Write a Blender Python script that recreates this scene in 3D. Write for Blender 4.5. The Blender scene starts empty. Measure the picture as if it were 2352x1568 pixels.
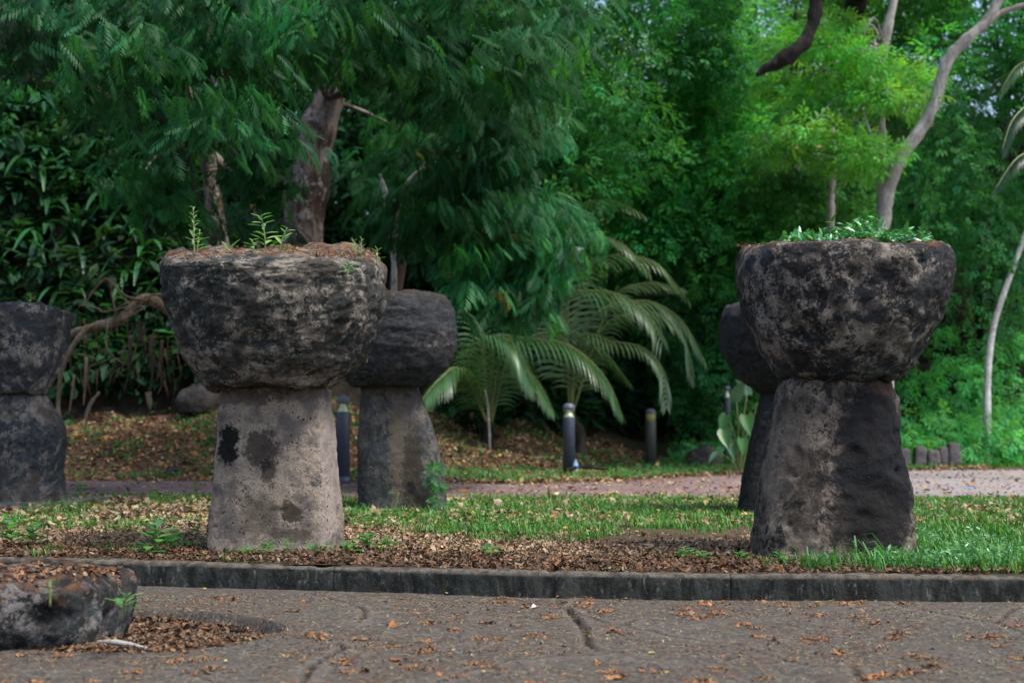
import bpy, math, random
import numpy as np
from mathutils import Vector, Matrix
R = math.radians
rng = np.random.default_rng(11)
random.seed(5)
SC = bpy.context.scene
COL = SC.collection

# ---------------------------------------------------------------- camera
FPX = 3267.0                      # focal length in pixels of a 2352 x 1568 picture (50 mm lens)
CAMH = 0.90
PITCH = math.atan(181.0 / FPX)
cam_d = bpy.data.cameras.new('camera')
cam = bpy.data.objects.new('camera', cam_d); COL.objects.link(cam)
cam.location = (0, 0, CAMH)
cam.rotation_euler = (math.pi / 2 + PITCH, 0, 0)
cam_d.lens = 50.0; cam_d.sensor_width = 36.0
cam_d.clip_start = 0.1; cam_d.clip_end = 600
cam_d.dof.use_dof = True
cam_d.dof.focus_distance = 9.4
cam_d.dof.aperture_fstop = 2.0
SC.camera = cam

# ---------------------------------------------------------------- sky, sun, exposure
SUN_EL, SUN_AZ = R(60), R(122)      # azimuth measured from +Y (away from camera) towards +X
w = bpy.data.worlds.new('World'); SC.world = w; w.use_nodes = True
nt = w.node_tree
sky = nt.nodes.new('ShaderNodeTexSky'); sky.sky_type = 'NISHITA'; sky.sun_disc = False
sky.sun_elevation = SUN_EL; sky.sun_rotation = SUN_AZ
sky.air_density = 1.0; sky.dust_density = 2.5; sky.ozone_density = 1.0
bg = nt.nodes['Background']; bg.inputs['Strength'].default_value = 0.13
nt.links.new(sky.outputs['Color'], bg.inputs['Color'])
sd = bpy.data.lights.new('sun', 'SUN'); sd.energy = 2.3; sd.angle = R(18); sd.color = (1.0, 0.97, 0.91)
sun = bpy.data.objects.new('sun', sd); COL.objects.link(sun)
sv = Vector((math.sin(SUN_AZ) * math.cos(SUN_EL), math.cos(SUN_AZ) * math.cos(SUN_EL), math.sin(SUN_EL)))
sun.rotation_euler = (-sv).to_track_quat('-Z', 'Y').to_euler()
sun.location = (10, 10, 20)
SC.view_settings.view_transform = 'Standard'
SC.view_settings.look = 'None'
SC.view_settings.exposure = 1.13
SC.view_settings.gamma = 1.0
SC.view_settings.use_curve_mapping = False
try:
    SC.cycles.max_bounces = 6; SC.cycles.diffuse_bounces = 3; SC.cycles.glossy_bounces = 2
    SC.cycles.transmission_bounces = 4; SC.cycles.transparent_max_bounces = 12
    SC.cycles.sample_clamp_indirect = 4.0
    SC.cycles.use_denoising = True
except Exception:
    pass

# ---------------------------------------------------------------- helpers: places
_cp, _sp = math.cos(PITCH), math.sin(PITCH)
def ray(px, py):
    u = (px - 1176) / FPX; v = (784 - py) / FPX
    return u, _cp - v * _sp, _sp + v * _cp
def at(px, py, Y):
    u, y, z = ray(px, py)
    return Vector((u / y * Y, Y, CAMH + z / y * Y))
def on_plane(px, py, z):
    u, y, zz = ray(px, py)
    t = (z - CAMH) / zz
    return Vector((u * t, y * t, z))

# ---------------------------------------------------------------- helpers: noise
def _hash(i, j, k, s):
    h = (i * 374761393 + j * 668265263 + k * 2147483647 + s * 1274126177) & 0xffffffff
    h = ((h ^ (h >> 13)) * 1103515245) & 0xffffffff
    h = ((h ^ (h >> 16)) * 2654435761) & 0xffffffff
    return ((h ^ (h >> 15)) & 0xffffff) / 16777215.0
def vnoise(P, s=0):
    P = np.asarray(P, float); I = np.floor(P).astype(np.int64); f = P - I; f = f * f * (3 - 2 * f)
    i, j, k = I[..., 0], I[..., 1], I[..., 2]; fx, fy, fz = f[..., 0], f[..., 1], f[..., 2]
    def L(a, b, t): return a + (b - a) * t
    c = [[[_hash(i + a, j + b, k + d, s) for d in (0, 1)] for b in (0, 1)] for a in (0, 1)]
    x00 = L(c[0][0][0], c[1][0][0], fx); x10 = L(c[0][1][0], c[1][1][0], fx)
    x01 = L(c[0][0][1], c[1][0][1], fx); x11 = L(c[0][1][1], c[1][1][1], fx)
    return L(L(x00, x10, fy), L(x01, x11, fy), fz) * 2 - 1
def fbm(P, s=0, o=4, g=0.5):
    P = np.asarray(P, float); a = 1.0; t = 0; r = 0
    for q in range(o):
        r = r + a * vnoise(P * 2 ** q, s + q * 17); t += a; a *= g
    return r / t
def xy0(x, y): return np.stack([x, y, np.zeros_like(x)], -1)

# ---------------------------------------------------------------- helpers: meshes
def tag(o, label=None, cat=None, group=None, kind=None):
    if label: o['label'] = label
    if cat: o['category'] = cat
    if group: o['group'] = group
    if kind: o['kind'] = kind
    return o
def link(name, me, parent=None, mat=None, loc=None):
    o = bpy.data.objects.new(name, me); COL.objects.link(o)
    if parent: o.parent = parent
    if mat is not None and me is not None and not me.materials: me.materials.append(mat)
    if loc is not None: o.location = loc
    return o
def empty(name, loc=(0, 0, 0), rz=0.0):
    o = bpy.data.objects.new(name, None); COL.objects.link(o)
    o.location = loc; o.rotation_euler = (0, 0, rz); o.empty_display_size = .1
    return o
def mesh_np(name, V, F, col=None, smooth=True):
    """V (n,3); F (m,k) one face size, or list of such arrays."""
    me = bpy.data.meshes.new(name)
    Fs = F if isinstance(F, list) else [F]
    Fs = [np.asarray(f, np.int32) for f in Fs if len(f)]
    loops = np.concatenate([f.ravel() for f in Fs])
    tot = np.concatenate([np.full(len(f), f.shape[1], np.int32) for f in Fs])
    st = np.concatenate([[0], np.cumsum(tot)[:-1]]).astype(np.int32)
    me.vertices.add(len(V)); me.vertices.foreach_set('co', np.asarray(V, np.float32).ravel())
    me.loops.add(len(loops)); me.loops.foreach_set('vertex_index', loops)
    me.polygons.add(len(tot)); me.polygons.foreach_set('loop_start', st)
    try: me.polygons.foreach_set('loop_total', tot)
    except Exception: pass
    me.polygons.foreach_set('use_smooth', np.full(len(tot), smooth, bool))
    if col is not None:
        ca = me.color_attributes.new('Col', 'FLOAT_COLOR', 'POINT')
        c4 = np.ones((len(V), 4), np.float32); c4[:, :3] = col
        ca.data.foreach_set('color', c4.ravel())
    me.update(calc_edges=True); me.validate()
    return me
def norm(a): return a / np.maximum(np.linalg.norm(a, axis=-1, keepdims=True), 1e-9)
def frames(d, n):
    """rotation matrices whose columns are (side, d, up)"""
    d = norm(d); x = norm(np.cross(d, n)); z = np.cross(x, d)
    return np.stack([x, d, z], -1)
def scatter(name, tv, tf, pos, rot, scl, col, tcol=None, smooth=False):
    n, k = len(pos), len(tv)
    scl = np.asarray(scl, float)
    if scl.ndim == 1: scl = np.repeat(scl[:, None], 3, 1)
    V = np.einsum('nij,nkj->nki', rot, tv[None] * scl[:, None, :]) + pos[:, None, :]
    F = (tf[None] + (np.arange(n) * k)[:, None, None]).reshape(-1, tf.shape[1])
    C = np.repeat(col[:, None, :], k, 1)
    if tcol is not None: C = C * tcol[None, :, None]
    return mesh_np(name, V.reshape(-1, 3), F, C.reshape(-1, 3), smooth)
def catmull(pts, per=6):
    P = [np.array(p, float) for p in pts]; P = [2 * P[0] - P[1]] + P + [2 * P[-1] - P[-2]]
    out = []
    for i in range(1, len(P) - 2):
        for t in np.linspace(0, 1, per, endpoint=False):
            a, b, c, d = P[i - 1], P[i], P[i + 1], P[i + 2]
            out.append(.5 * ((2 * b) + (c - a) * t + (2 * a - 5 * b + 4 * c - d) * t * t + (3 * b - a - 3 * c + d) * t ** 3))
    out.append(P[-2]); return np.array(out)
class MB:
    def __init__(s): s.v = []; s.f = []; s.c = []; s.n = 0
    def add(s, V, F, c=None):
        V = np.asarray(V, float); s.v.append(V)
        s.f += [tuple(int(i) + s.n for i in f) for f in F]; s.n += len(V)
        s.c.append(np.tile(c if c is not None else (1, 1, 1), (len(V), 1)))
    def tube(s, pts, rad, seg=8, per=5, rough=0.0, seed=0, c=None, nf=3.0):
        """pts control points, rad radii at them"""
        P = catmull(pts, per) if len(pts) > 1 else np.array(pts)
        r = np.interp(np.linspace(0, 1, len(P)), np.linspace(0, 1, len(rad)), rad)
        T = norm(np.gradient(P, axis=0)); up = np.array([0, 0, 1.0]) if abs(T[0][2]) < .9 else np.array([1.0, 0, 0])
        X = norm(np.cross(T[0], up)); V = []
        a = np.arange(seg) / seg * 2 * math.pi
        for i in range(len(P)):
            X = X - T[i] * np.dot(X, T[i]); X = X / np.linalg.norm(X); Y = np.cross(T[i], X)
            ring = P[i] + r[i] * (np.cos(a)[:, None] * X + np.sin(a)[:, None] * Y)
            V.append(ring)
        V = np.array(V)
        if rough:
            nn = fbm(V * nf / max(r.max(), .02) * .25, seed, 3)[..., None]
            V = P[:, None, :] + (V - P[:, None, :]) * (1 + rough * nn)
        V = V.reshape(-1, 3)
        F = [(i * seg + j, i * seg + (j + 1) % seg, (i + 1) * seg + (j + 1) % seg, (i + 1) * seg + j)
             for i in range(len(P) - 1) for j in range(seg)]
        F += [tuple(range(seg))[::-1], tuple((len(P) - 1) * seg + j for j in range(seg))]
        s.add(V, F, c)
    def lathe(s, prof, seg=24, o=(0, 0, 0)):
        a = np.arange(seg) / seg * 2 * math.pi
        V = np.array([[r * math.cos(t) + o[0], r * math.sin(t) + o[1], z + o[2]] for r, z in prof for t in a])
        n = len(prof)
        F = [(i * seg + j, i * seg + (j + 1) % seg, (i + 1) * seg + (j + 1) % seg, (i + 1) * seg + j) for i in range(n - 1) for j in range(seg)]
        F += [tuple(range(seg))[::-1], tuple((n - 1) * seg + j for j in range(seg))]
        s.add(V, F)
    def box(s, a, b):
        x0, y0, z0 = a; x1, y1, z1 = b
        V = [(x, y, z) for x in (x0, x1) for y in (y0, y1) for z in (z0, z1)]
        s.add(V, [(0, 1, 3, 2), (4, 6, 7, 5), (0, 4, 5, 1), (2, 3, 7, 6), (0, 2, 6, 4), (1, 5, 7, 3)])
    def mesh(s, name, smooth=True, col=False):
        me = bpy.data.meshes.new(name); V = np.concatenate(s.v)
        me.from_pydata(V.tolist(), [], s.f)
        me.polygons.foreach_set('use_smooth', np.full(len(s.f), smooth, bool))
        if col:
            ca = me.color_attributes.new('Col', 'FLOAT_COLOR', 'POINT'); c4 = np.ones((len(V), 4), np.float32)
            c4[:, :3] = np.concatenate(s.c); ca.data.foreach_set('color', c4.ravel())
        me.update(); return me
    def build(s, name, mat, parent=None, smooth=True, col=False, loc=None):
        return link(name, s.mesh(name, smooth, col), parent, mat, loc)

# ---------------------------------------------------------------- helpers: materials
class NT:
    def __init__(s, name):
        s.m = bpy.data.materials.new(name); s.m.use_nodes = True; s.t = s.m.node_tree
        s.b = s.t.nodes['Principled BSDF']; s.out = s.t.nodes['Material Output']
        s.co = s.t.nodes.new('ShaderNodeTexCoord').outputs['Object']
    def n(s, typ, **kw):
        x = s.t.nodes.new(typ)
        for k, v in kw.items(): setattr(x, k, v)
        return x
    def set(s, inp, v):
        if hasattr(v, 'is_linked') or hasattr(v, 'links'): s.t.links.new(v, inp)
        elif isinstance(v, (tuple, list)) and len(v) == 3 and inp.type == 'RGBA': inp.default_value = (*v, 1)
        else: inp.default_value = v
    def map(s, scale=(1, 1, 1), loc=(0, 0, 0)):
        m = s.n('ShaderNodeMapping'); m.inputs['Scale'].default_value = scale; m.inputs['Location'].default_value = loc
        s.set(m.inputs['Vector'], s.co); return m.outputs[0]
    def noise(s, scale, detail=5, rough=.55, vec=None, dist=0.0):
        x = s.n('ShaderNodeTexNoise'); x.inputs['Scale'].default_value = scale; x.inputs['Detail'].default_value = detail
        x.inputs['Roughness'].default_value = rough; x.inputs['Distortion'].default_value = dist
        s.set(x.inputs['Vector'], vec if vec is not None else s.co); return x.outputs['Fac']
    def vor(s, scale, vec=None, feat='F1', out='Distance', rnd=1.0):
        x = s.n('ShaderNodeTexVoronoi', feature=feat); x.inputs['Scale'].default_value = scale
        x.inputs['Randomness'].default_value = rnd
        s.set(x.inputs['Vector'], vec if vec is not None else s.co); return x.outputs[out]
    def math(s, op, a, b=0.0, clamp=False):
        x = s.n('ShaderNodeMath', operation=op); x.use_clamp = clamp
        s.set(x.inputs[0], a); s.set(x.inputs[1], b); return x.outputs[0]
    def step(s, v, lo, hi):
        x = s.n('ShaderNodeMapRange'); x.interpolation_type = 'SMOOTHSTEP'
        s.set(x.inputs['Value'], v); x.inputs['From Min'].default_value = lo; x.inputs['From Max'].default_value = hi
        return x.outputs[0]
    def mix(s, f, a, b, mode='MIX'):
        x = s.n('ShaderNodeMix', data_type='RGBA', blend_type=mode)
        s.set(x.inputs[0], f); s.set(x.inputs[6], a); s.set(x.inputs[7], b); return x.outputs[2]
    def sep(s, v=None):
        x = s.n('ShaderNodeSeparateXYZ'); s.set(x.inputs[0], v if v is not None else s.co); return x.outputs
    def bump(s, h, strength=.5, dist=.01, prev=None):
        x = s.n('ShaderNodeBump'); x.inputs['Strength'].default_value = strength; x.inputs['Distance'].default_value = dist
        s.set(x.inputs['Height'], h)
        if prev is not None: s.set(x.inputs['Normal'], prev)
        return x.outputs[0]
    def done(s, col=None, rough=None, nrm=None, spec=None, metal=None):
        if col is not None: s.set(s.b.inputs['Base Color'], col)
        if rough is not None: s.set(s.b.inputs['Roughness'], rough)
        if nrm is not None: s.set(s.b.inputs['Normal'], nrm)
        if spec is not None: s.set(s.b.inputs['Specular IOR Level'], spec)
        if metal is not None: s.set(s.b.inputs['Metallic'], metal)
        return s.m
def simple(name, col, rough=.6, metal=0, spec=.5):
    t = NT(name); v = t.mix(t.step(t.noise(14, 4), .3, .7), tuple(c * .82 for c in col), tuple(min(1, c * 1.12) for c in col))
    return t.done(v, rough, None, spec, metal)
def leaf_mat(name, trans=.35, rough=.42, spec=.5, tcol=(1.25, 1.25, .35)):
    t = NT(name)
    a = t.n('ShaderNodeAttribute'); a.attribute_name = 'Col'
    c = a.outputs['Color']
    t.done(c, rough, None, spec)
    if trans > 0:
        tr = t.n('ShaderNodeBsdfTranslucent'); t.set(tr.inputs['Color'], t.mix(1.0, c, tcol, 'MULTIPLY'))
        mx = t.n('ShaderNodeMixShader'); mx.inputs[0].default_value = trans
        t.t.links.new(t.b.outputs[0], mx.inputs[1]); t.t.links.new(tr.outputs[0], mx.inputs[2])
        t.t.links.new(mx.outputs[0], t.out.inputs[0])
    return t.m
def clear_mat(name, tint, film=(.8, .85, .9), k=.25, rough=.08):
    t = NT(name); tr = t.n('ShaderNodeBsdfTransparent'); tr.inputs['Color'].default_value = (*tint, 1)
    t.done(film, rough, None, .6); mx = t.n('ShaderNodeMixShader'); mx.inputs[0].default_value = k
    t.t.links.new(tr.outputs[0], mx.inputs[1]); t.t.links.new(t.b.outputs[0], mx.inputs[2]); t.t.links.new(mx.outputs[0], t.out.inputs[0])
    return t.m
def attr_mat(name, rough=.8, spec=.3):
    t = NT(name); a = t.n('ShaderNodeAttribute'); a.attribute_name = 'Col'
    return t.done(a.outputs['Color'], rough, None, spec)
M_LEAF = leaf_mat('foliage_leaf', .48, .6, .2, (1.75, 1.6, .6))
M_FEATHER = leaf_mat('feathery_leaf', .42, .5, .22, (1.5, 1.4, .6))
M_GLOSS = leaf_mat('glossy_leaf', .22, .3, .6)
M_GRASS = leaf_mat('grass_blade', .35, .5, .4)
M_LITTER = attr_mat('leaf_litter')

def stone_mat(name, light, dark, cover=.5, scale=1.0, strata=0.0, blots=(), moss=0.0, top=9e9, pit=.0, brown=(.11, .085, .065), blue=.3):
    """weathered limestone: pale body colour under dark lichen, crevices and stains; blots also paint shade and sunlight"""
    light = (light[0] * .74, light[1] * .77, light[2] * .80); dark = (dark[0] * .58, dark[1] * .62, dark[2] * .64); brown = (brown[0] * .62, brown[1] * .66, brown[2] * .70); blots = [b_[:4] + (tuple(q * .65 for q in b_[4]), b_[5]) for b_ in blots]
    t = NT(name)
    vec = t.map((1, 1, 1 + strata * .7))
    wv = t.n('ShaderNodeVectorMath', operation='ADD')
    nz = t.n('ShaderNodeTexNoise'); nz.inputs['Scale'].default_value = 3 * scale; nz.inputs['Detail'].default_value = 4
    t.set(nz.inputs['Vector'], t.co)
    sc_ = t.n('ShaderNodeVectorMath', operation='SCALE'); t.set(sc_.inputs[0], nz.outputs['Color']); sc_.inputs['Scale'].default_value = .18
    t.set(wv.inputs[0], vec); t.set(wv.inputs[1], sc_.outputs[0]); wv = wv.outputs[0]
    big = t.noise(2.2 * scale, 6, .6, wv)
    mid = t.noise(12 * scale, 9, .74, wv)
    fine = t.noise(52 * scale, 6, .75, wv)
    m = t.math('ADD', t.math('MULTIPLY', big, .34), t.math('ADD', t.math('MULTIPLY', mid, .44), t.math('MULTIPLY', fine, .22)))
    mask = t.step(m, cover - .025, cover + .04)                 # 0 dark lichen, 1 bare stone
    lc = t.mix(t.step(fine, .35, .65), tuple(c * .62 for c in light), light)
    lc = t.mix(t.step(t.noise(5 * scale, 5), .45, .62), lc, brown)
    dc = t.mix(t.step(t.noise(22 * scale, 6, .7, wv), .42, .62), dark, tuple(c * 2.3 + .008 for c in dark))
    dc = t.mix(t.math('MULTIPLY', t.step(t.noise(3.1 * scale, 5), .5, .62), blue), dc, (.045, .053, .064))
    c = t.mix(mask, dc, lc)
    s = t.sep()
    for (x, z, rx, rz, bc, st) in blots:
        dx = t.math('DIVIDE', t.math('SUBTRACT', s[0], x), rx); dz = t.math('DIVIDE', t.math('SUBTRACT', s[2], z), rz)
        d = t.math('SQRT', t.math('ADD', t.math('MULTIPLY', dx, dx), t.math('MULTIPLY', dz, dz)))
        d = t.math('ADD', d, t.math('MULTIPLY', t.math('SUBTRACT', t.noise(13, 9, .8), .5), min(4.4, .42 / min(rx, rz))))
        k = t.step(d, 1.15, .75)
        c = t.mix(t.math('MULTIPLY', k, st), c, bc)
    if pit:
        pv = t.vor(26 * scale, wv); pz = t.math('MULTIPLY', t.step(t.math('ADD', pv, t.math('MULTIPLY', t.noise(60, 4), .3)), .42, .30), t.step(t.noise(5.5 * scale, 6, .7), .49, .56))
        c = t.mix(t.math('MULTIPLY', pz, pit), c, (.02, .016, .014))
        sk = t.math('MULTIPLY', t.step(t.noise(19 * scale, 8, .75, wv), .585, .625), t.step(t.noise(4 * scale, 5, .6, t.map((1, 1, .7), (4, 2, 1))), .45, .56))
        c = t.mix(t.math('MULTIPLY', sk, pit), c, (.030, .020, .016))
    if moss:
        k = t.step(t.math('ADD', s[2], t.math('MULTIPLY', t.math('SUBTRACT', t.noise(7, 7, .7), .5), .5)), top - .13, top + .03)
        k = t.math('MULTIPLY', k, t.step(t.noise(12, 8, .7), .42, .58))
        c = t.mix(t.math('MULTIPLY', k, moss), c, t.mix(t.noise(30, 5), (.30, .10, .025), (.16, .09, .04)))
    h = t.math('ADD', t.math('MULTIPLY', mid, 1.0), t.math('MULTIPLY', fine, .35))
    nr = t.bump(h, .9, .05)
    nr = t.bump(t.noise(90, 4, .75), .7, .010, nr)
    return t.done(c, .9, nr, .25)

# ---------------------------------------------------------------- terrain
_kx = []; _ky = []
for px, py in ((-1500, 1250), (-200, 1281), (120, 1287), (300, 1292), (752, 1303), (1223, 1317), (1693, 1322), (2352, 1325), (2700, 1326), (4200, 1327)):
    p = on_plane(px, py, 0); _kx.append(p.x); _ky.append(p.y)
def kerb_y(x): return np.interp(x, _kx, _ky)
KW = .11; DROP = -.14
def path_near(x): return np.interp(x, [-9, -6, 0, 6, 12], [17.9, 17.2, 16.5, 16.3, 16.2])
def path_far(x): return np.interp(x, [-9, -4, .0, 1.5, 3.2, 5, 8, 12], [22.0, 21.7, 20.6, 21.4, 23.6, 25.2, 26.4, 26.8])
def bank_start(x): return np.interp(x, [-8, -3, 1, 3, 5, 8], [22.0, 22.0, 24.6, 28.6, 28.3, 28.0])
def terrain(x, y):
    x = np.asarray(x, float); y = np.asarray(y, float)
    b = bank_start(x); s1 = np.interp(x, [-5, -1, 3, 6], [.33, .18, .16, .14])
    wd = np.interp(x, [-6, -2, 0, 4, 7, 9], [3.6, 4.6, 4.6, 3.2, 2.0, 1.2]); s2 = np.interp(x, [-7, -3, 3, 6, 10, 14], [1.9, 1.1, .9, .9, 1.0, 1.0]); w2 = np.interp(x, [-7, -3, 3, 8], [2.4, 2.6, 3.0, 9])
    t = y - b
    z = s1 * np.clip(t, 0, wd) + s2 * np.clip(t - wd, 0, w2) + .12 * np.clip(t - wd - w2, 0, 60)
    z = z * np.clip(t / 1.2, 0, 1) + fbm(xy0(x * .8, y * .8), 3, 3) * np.clip(t * .12, 0, .5)
    inp = (y > path_near(x)) & (y < path_far(x))
    z = z + np.where(inp, 0, fbm(xy0(x * 1.7, y * 1.7), 8, 3) * .02)
    z = z - np.where(inp, .05, 0)
    return z
def gz(x, y): return float(terrain(np.array([x]), np.array([y]))[0])
def rand(a, b, n=None): return rng.uniform(a, b, n)
# ================================================================ THE SETTING
def grid_mesh(name, xs, ts, fy, fz, col=None):
    X, T = np.meshgrid(xs, ts); Y = fy(X, T); Z = fz(X, Y)
    V = np.stack([X, Y, Z], -1).reshape(-1, 3); nx, ny = len(xs), len(ts)
    i = np.arange(nx - 1)[None] + (np.arange(ny - 1) * nx)[:, None]; i = i.ravel()
    return mesh_np(name, V, np.stack([i, i + 1, i + nx + 1, i + nx], -1))
# --- upper ground
t = NT('soil_and_litter')
n1 = t.noise(.9, 6, .6); n2 = t.noise(7, 8, .7); n3 = t.noise(60, 6, .7)
c = t.mix(t.step(n2, .38, .62), (.034, .022, .014), (.08, .055, .035))
c = t.mix(t.step(n3, .45, .65), c, (.13, .09, .055))
c = t.mix(t.math('MULTIPLY', t.step(n1, .5, .62), .5), c, (.045, .06, .02))
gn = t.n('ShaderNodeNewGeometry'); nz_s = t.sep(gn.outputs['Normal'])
c = t.mix(t.step(nz_s[2], .93, .8), c, t.mix(t.step(n2, .4, .6), (.008, .007, .005), (.025, .018, .012)))  # shade of the hollow put into the colour: steep soil goes near-black
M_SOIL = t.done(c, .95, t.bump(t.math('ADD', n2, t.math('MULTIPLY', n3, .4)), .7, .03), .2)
xs = np.concatenate([np.linspace(-60, -9, 26), np.linspace(-8.8, 12.8, 200), np.linspace(13, 60, 24)])
ts = np.concatenate([np.linspace(0, 20, 110), np.linspace(20.2, 34, 90), np.linspace(34.6, 120, 60)])
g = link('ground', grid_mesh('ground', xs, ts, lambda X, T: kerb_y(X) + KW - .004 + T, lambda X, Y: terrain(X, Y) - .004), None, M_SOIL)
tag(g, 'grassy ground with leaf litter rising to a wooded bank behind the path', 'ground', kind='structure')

# --- path
t = NT('path_concrete')
c = t.mix(t.step(t.noise(1.3, 6), .35, .65), (.16, .108, .104), (.22, .155, .15))
c = t.mix(t.step(t.noise(26, 8, .7), .45, .7), c, (.11, .078, .072))
sx = t.sep(); c = t.mix(t.step(sx[0], 2.5, 6.5), c, t.mix(t.noise(5, 6), (.22, .19, .19), (.29, .26, .255)))
M_PATH = t.done(c, .9, t.bump(t.noise(40, 6, .7), .4, .01), .25)
xs = np.linspace(-40, 40, 161); ts = np.linspace(0, 1, 9)
me = grid_mesh('path', xs, ts, lambda X, T: path_near(X) + (path_far(X) - path_near(X)) * T + .12 * vnoise(xy0(X * 1.3, T * 0), 5) * (T - .5) * 2, lambda X, Y: 0 * X - .018 + .008 * fbm(xy0(X, Y), 2))
tag(link('path', me, None, M_PATH), 'reddish concrete footpath crossing behind the latte stones', 'path', kind='structure')

# --- plaza with cracks and the sunken litter pit
def poly2(pts, z=DROP): return np.array([on_plane(px, py, z)[:2] for px, py in pts])
CR = [(poly2([(1336, 1376), (1302, 1402), (1328, 1425), (1346, 1452), (1352, 1482), (1390, 1500), (1424, 1506)]), .016, .030),
      (poly2([(1305, 1404), (1400, 1435), (1500, 1455), (1560, 1465), (1700, 1485), (1850, 1530), (1960, 1535), (2100, 1545)]), .009, .02),
      (poly2([(1390, 1452), (1440, 1440), (1460, 1425)]), .007, .012),
      (poly2([(700, 1362), (760, 1374), (812, 1390), (838, 1402), (836, 1420), (820, 1432)]), .012, .022),
      (poly2([(770, 1478), (792, 1488), (764, 1508), (715, 1530), (700, 1560), (680, 1620)]), .013, .024),
      (poly2([(2000, 1388), (2100, 1400), (2200, 1418), (2290, 1436), (2352, 1456), (2450, 1480)]), .010, .022),
      (poly2([(1424, 1506), (1300, 1508), (1180, 1520), (1080, 1540), (1000, 1570), (940, 1620)]), .008, .015),
      (poly2([(2290, 1436), (2330, 1400), (2400, 1388)]), .009, .018),
      (poly2([(140, 1540), (260, 1530), (420, 1545), (540, 1585)]), .008, .015),
      (poly2([(1960, 1535), (1990, 1580), (2060, 1640)]), .009, .018),
      (poly2([(1302, 1402), (1180, 1392), (1040, 1400), (900, 1385), (830, 1396)]), .003, .004), (poly2([(764, 1508), (900, 1500), (1040, 1478), (1180, 1490), (1350, 1482)]), .003, .004),
      (poly2([(1500, 1455), (1620, 1430), (1760, 1422), (1900, 1398), (2000, 1388)]), .003, .004), (poly2([(1700, 1485), (1820, 1462), (2000, 1470), (2200, 1500), (2400, 1560)]), .003, .005), (poly2([(1424, 1506), (1560, 1530), (1700, 1570), (1800, 1620)]), .004, .006), (poly2([(1180, 1520), (1240, 1570), (1260, 1640)]), .003, .004),
      (poly2([(838, 1420), (1000, 1425), (1180, 1412), (1300, 1404)]), .004, .007)]
def seg_dist(X, Y, P):
    d = np.full(X.shape, 9e9)
    for a, b in zip(P[:-1], P[1:]):
        v = b - a; L = (v ** 2).sum(); tt = np.clip(((X - a[0]) * v[0] + (Y - a[1]) * v[1]) / L, 0, 1)
        d = np.minimum(d, np.hypot(X - a[0] - tt * v[0], Y - a[1] - tt * v[1]))
    return d
PIT = poly2([(300, 1402), (440, 1408), (540, 1416), (600, 1425), (655, 1442), (630, 1458), (560, 1482), (450, 1495), (300, 1504), (130, 1500), (20, 1494), (20, 1420)])
def in_poly(X, Y, P):
    ins = np.zeros(X.shape, bool); n = len(P)
    for i in range(n):
        x1, y1 = P[i]; x2, y2 = P[(i + 1) % n]
        c_ = ((y1 > Y) != (y2 > Y)) & (X < (x2 - x1) * (Y - y1) / (y2 - y1 + 1e-12) + x1); ins ^= c_
    return ins
def plaza_z(X, Y, fine=True):
    wx = X + .016 * fbm(xy0(X * 16, Y * 16), 31, 4, .7); wy = Y + .016 * fbm(xy0(X * 16, Y * 16), 47, 4, .7)
    z = DROP + .006 * fbm(xy0(X * 1.5, Y * 1.5), 4, 3) + (.0035 * fbm(xy0(X * 28, Y * 28), 9, 3) if fine else 0)
    for P, wd, dp in CR:
        d = seg_dist(wx, wy, P); wd = max(wd, .010); z = z - dp * 1.4 * np.clip(1.35 - d / wd, 0, 1) + .010 * np.exp(-(d / .06) ** 2)
    m = in_poly(wx, wy, PIT); d = seg_dist(X, Y, np.vstack([PIT, PIT[:1]]))
    z = np.where(m, z - .075 * np.clip(d / .02, 0, 1), z + .012 * np.exp(-(d / .07) ** 2))
    return z
t = NT('plaza_paving')
n1 = t.noise(2.2, 7, .6); n2 = t.noise(24, 8, .75); n3 = t.noise(150, 4, .7)
c = t.mix(t.step(n2, .35, .65), (.032, .0275, .0225), (.094, .082, .068))
c = t.mix(t.step(t.noise(45, 6, .8), .53, .60), c, (.175, .155, .13))
c = t.mix(t.step(t.noise(48, 6, .8, t.map((1, 1, 1), (3, 1, 0))), .55, .61), c, (.018, .014, .012))
c = t.mix(t.step(n3, .55, .7), c, (.15, .13, .115))
ca_ = t.n('ShaderNodeAttribute'); ca_.attribute_name = 'Col'; cc_ = t.n('ShaderNodeSeparateColor'); t.set(cc_.inputs[0], ca_.outputs['Color'])
c = t.mix(t.math('MULTIPLY', t.math('MULTIPLY', cc_.outputs[1], t.step(n2, .25, .5)), .85), c, (.135, .120, .104))
c = t.mix(cc_.outputs[0], c, (.014, .010, .008))
c = t.mix(t.math('MULTIPLY', t.step(n1, .48, .62), .45), c, (.078, .060, .048))
c = t.mix(t.math('MULTIPLY', t.step(t.noise(5, 8, .7), .56, .64), .6), c, (.095, .05, .028))
c = t.mix(t.step(t.noise(11, 8, .7), .62, .7), c, (.035, .028, .024))
M_PLAZA = t.done(c, .93, t.bump(t.math('ADD', n2, t.math('MULTIPLY', n3, .6)), .8, .012), .22)
xs = np.concatenate([np.linspace(-40, -3.6, 40), np.arange(-3.55, 3.6, .02), np.linspace(3.65, 40, 40)])
ts = np.concatenate([np.linspace(0, 3.45, 180), np.linspace(3.5, 40, 60)])[::-1]
me = grid_mesh('plaza', xs, ts, lambda X, T: kerb_y(X) + .01 - T, plaza_z)
co_ = np.empty(len(me.vertices) * 3, np.float32); me.vertices.foreach_get('co', co_); co_ = co_.reshape(-1, 3).astype(float)
wx_ = co_[:, 0] + .016 * fbm(xy0(co_[:, 0] * 16, co_[:, 1] * 16), 31, 4, .7); wy_ = co_[:, 1] + .016 * fbm(xy0(co_[:, 0] * 16, co_[:, 1] * 16), 47, 4, .7)
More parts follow.
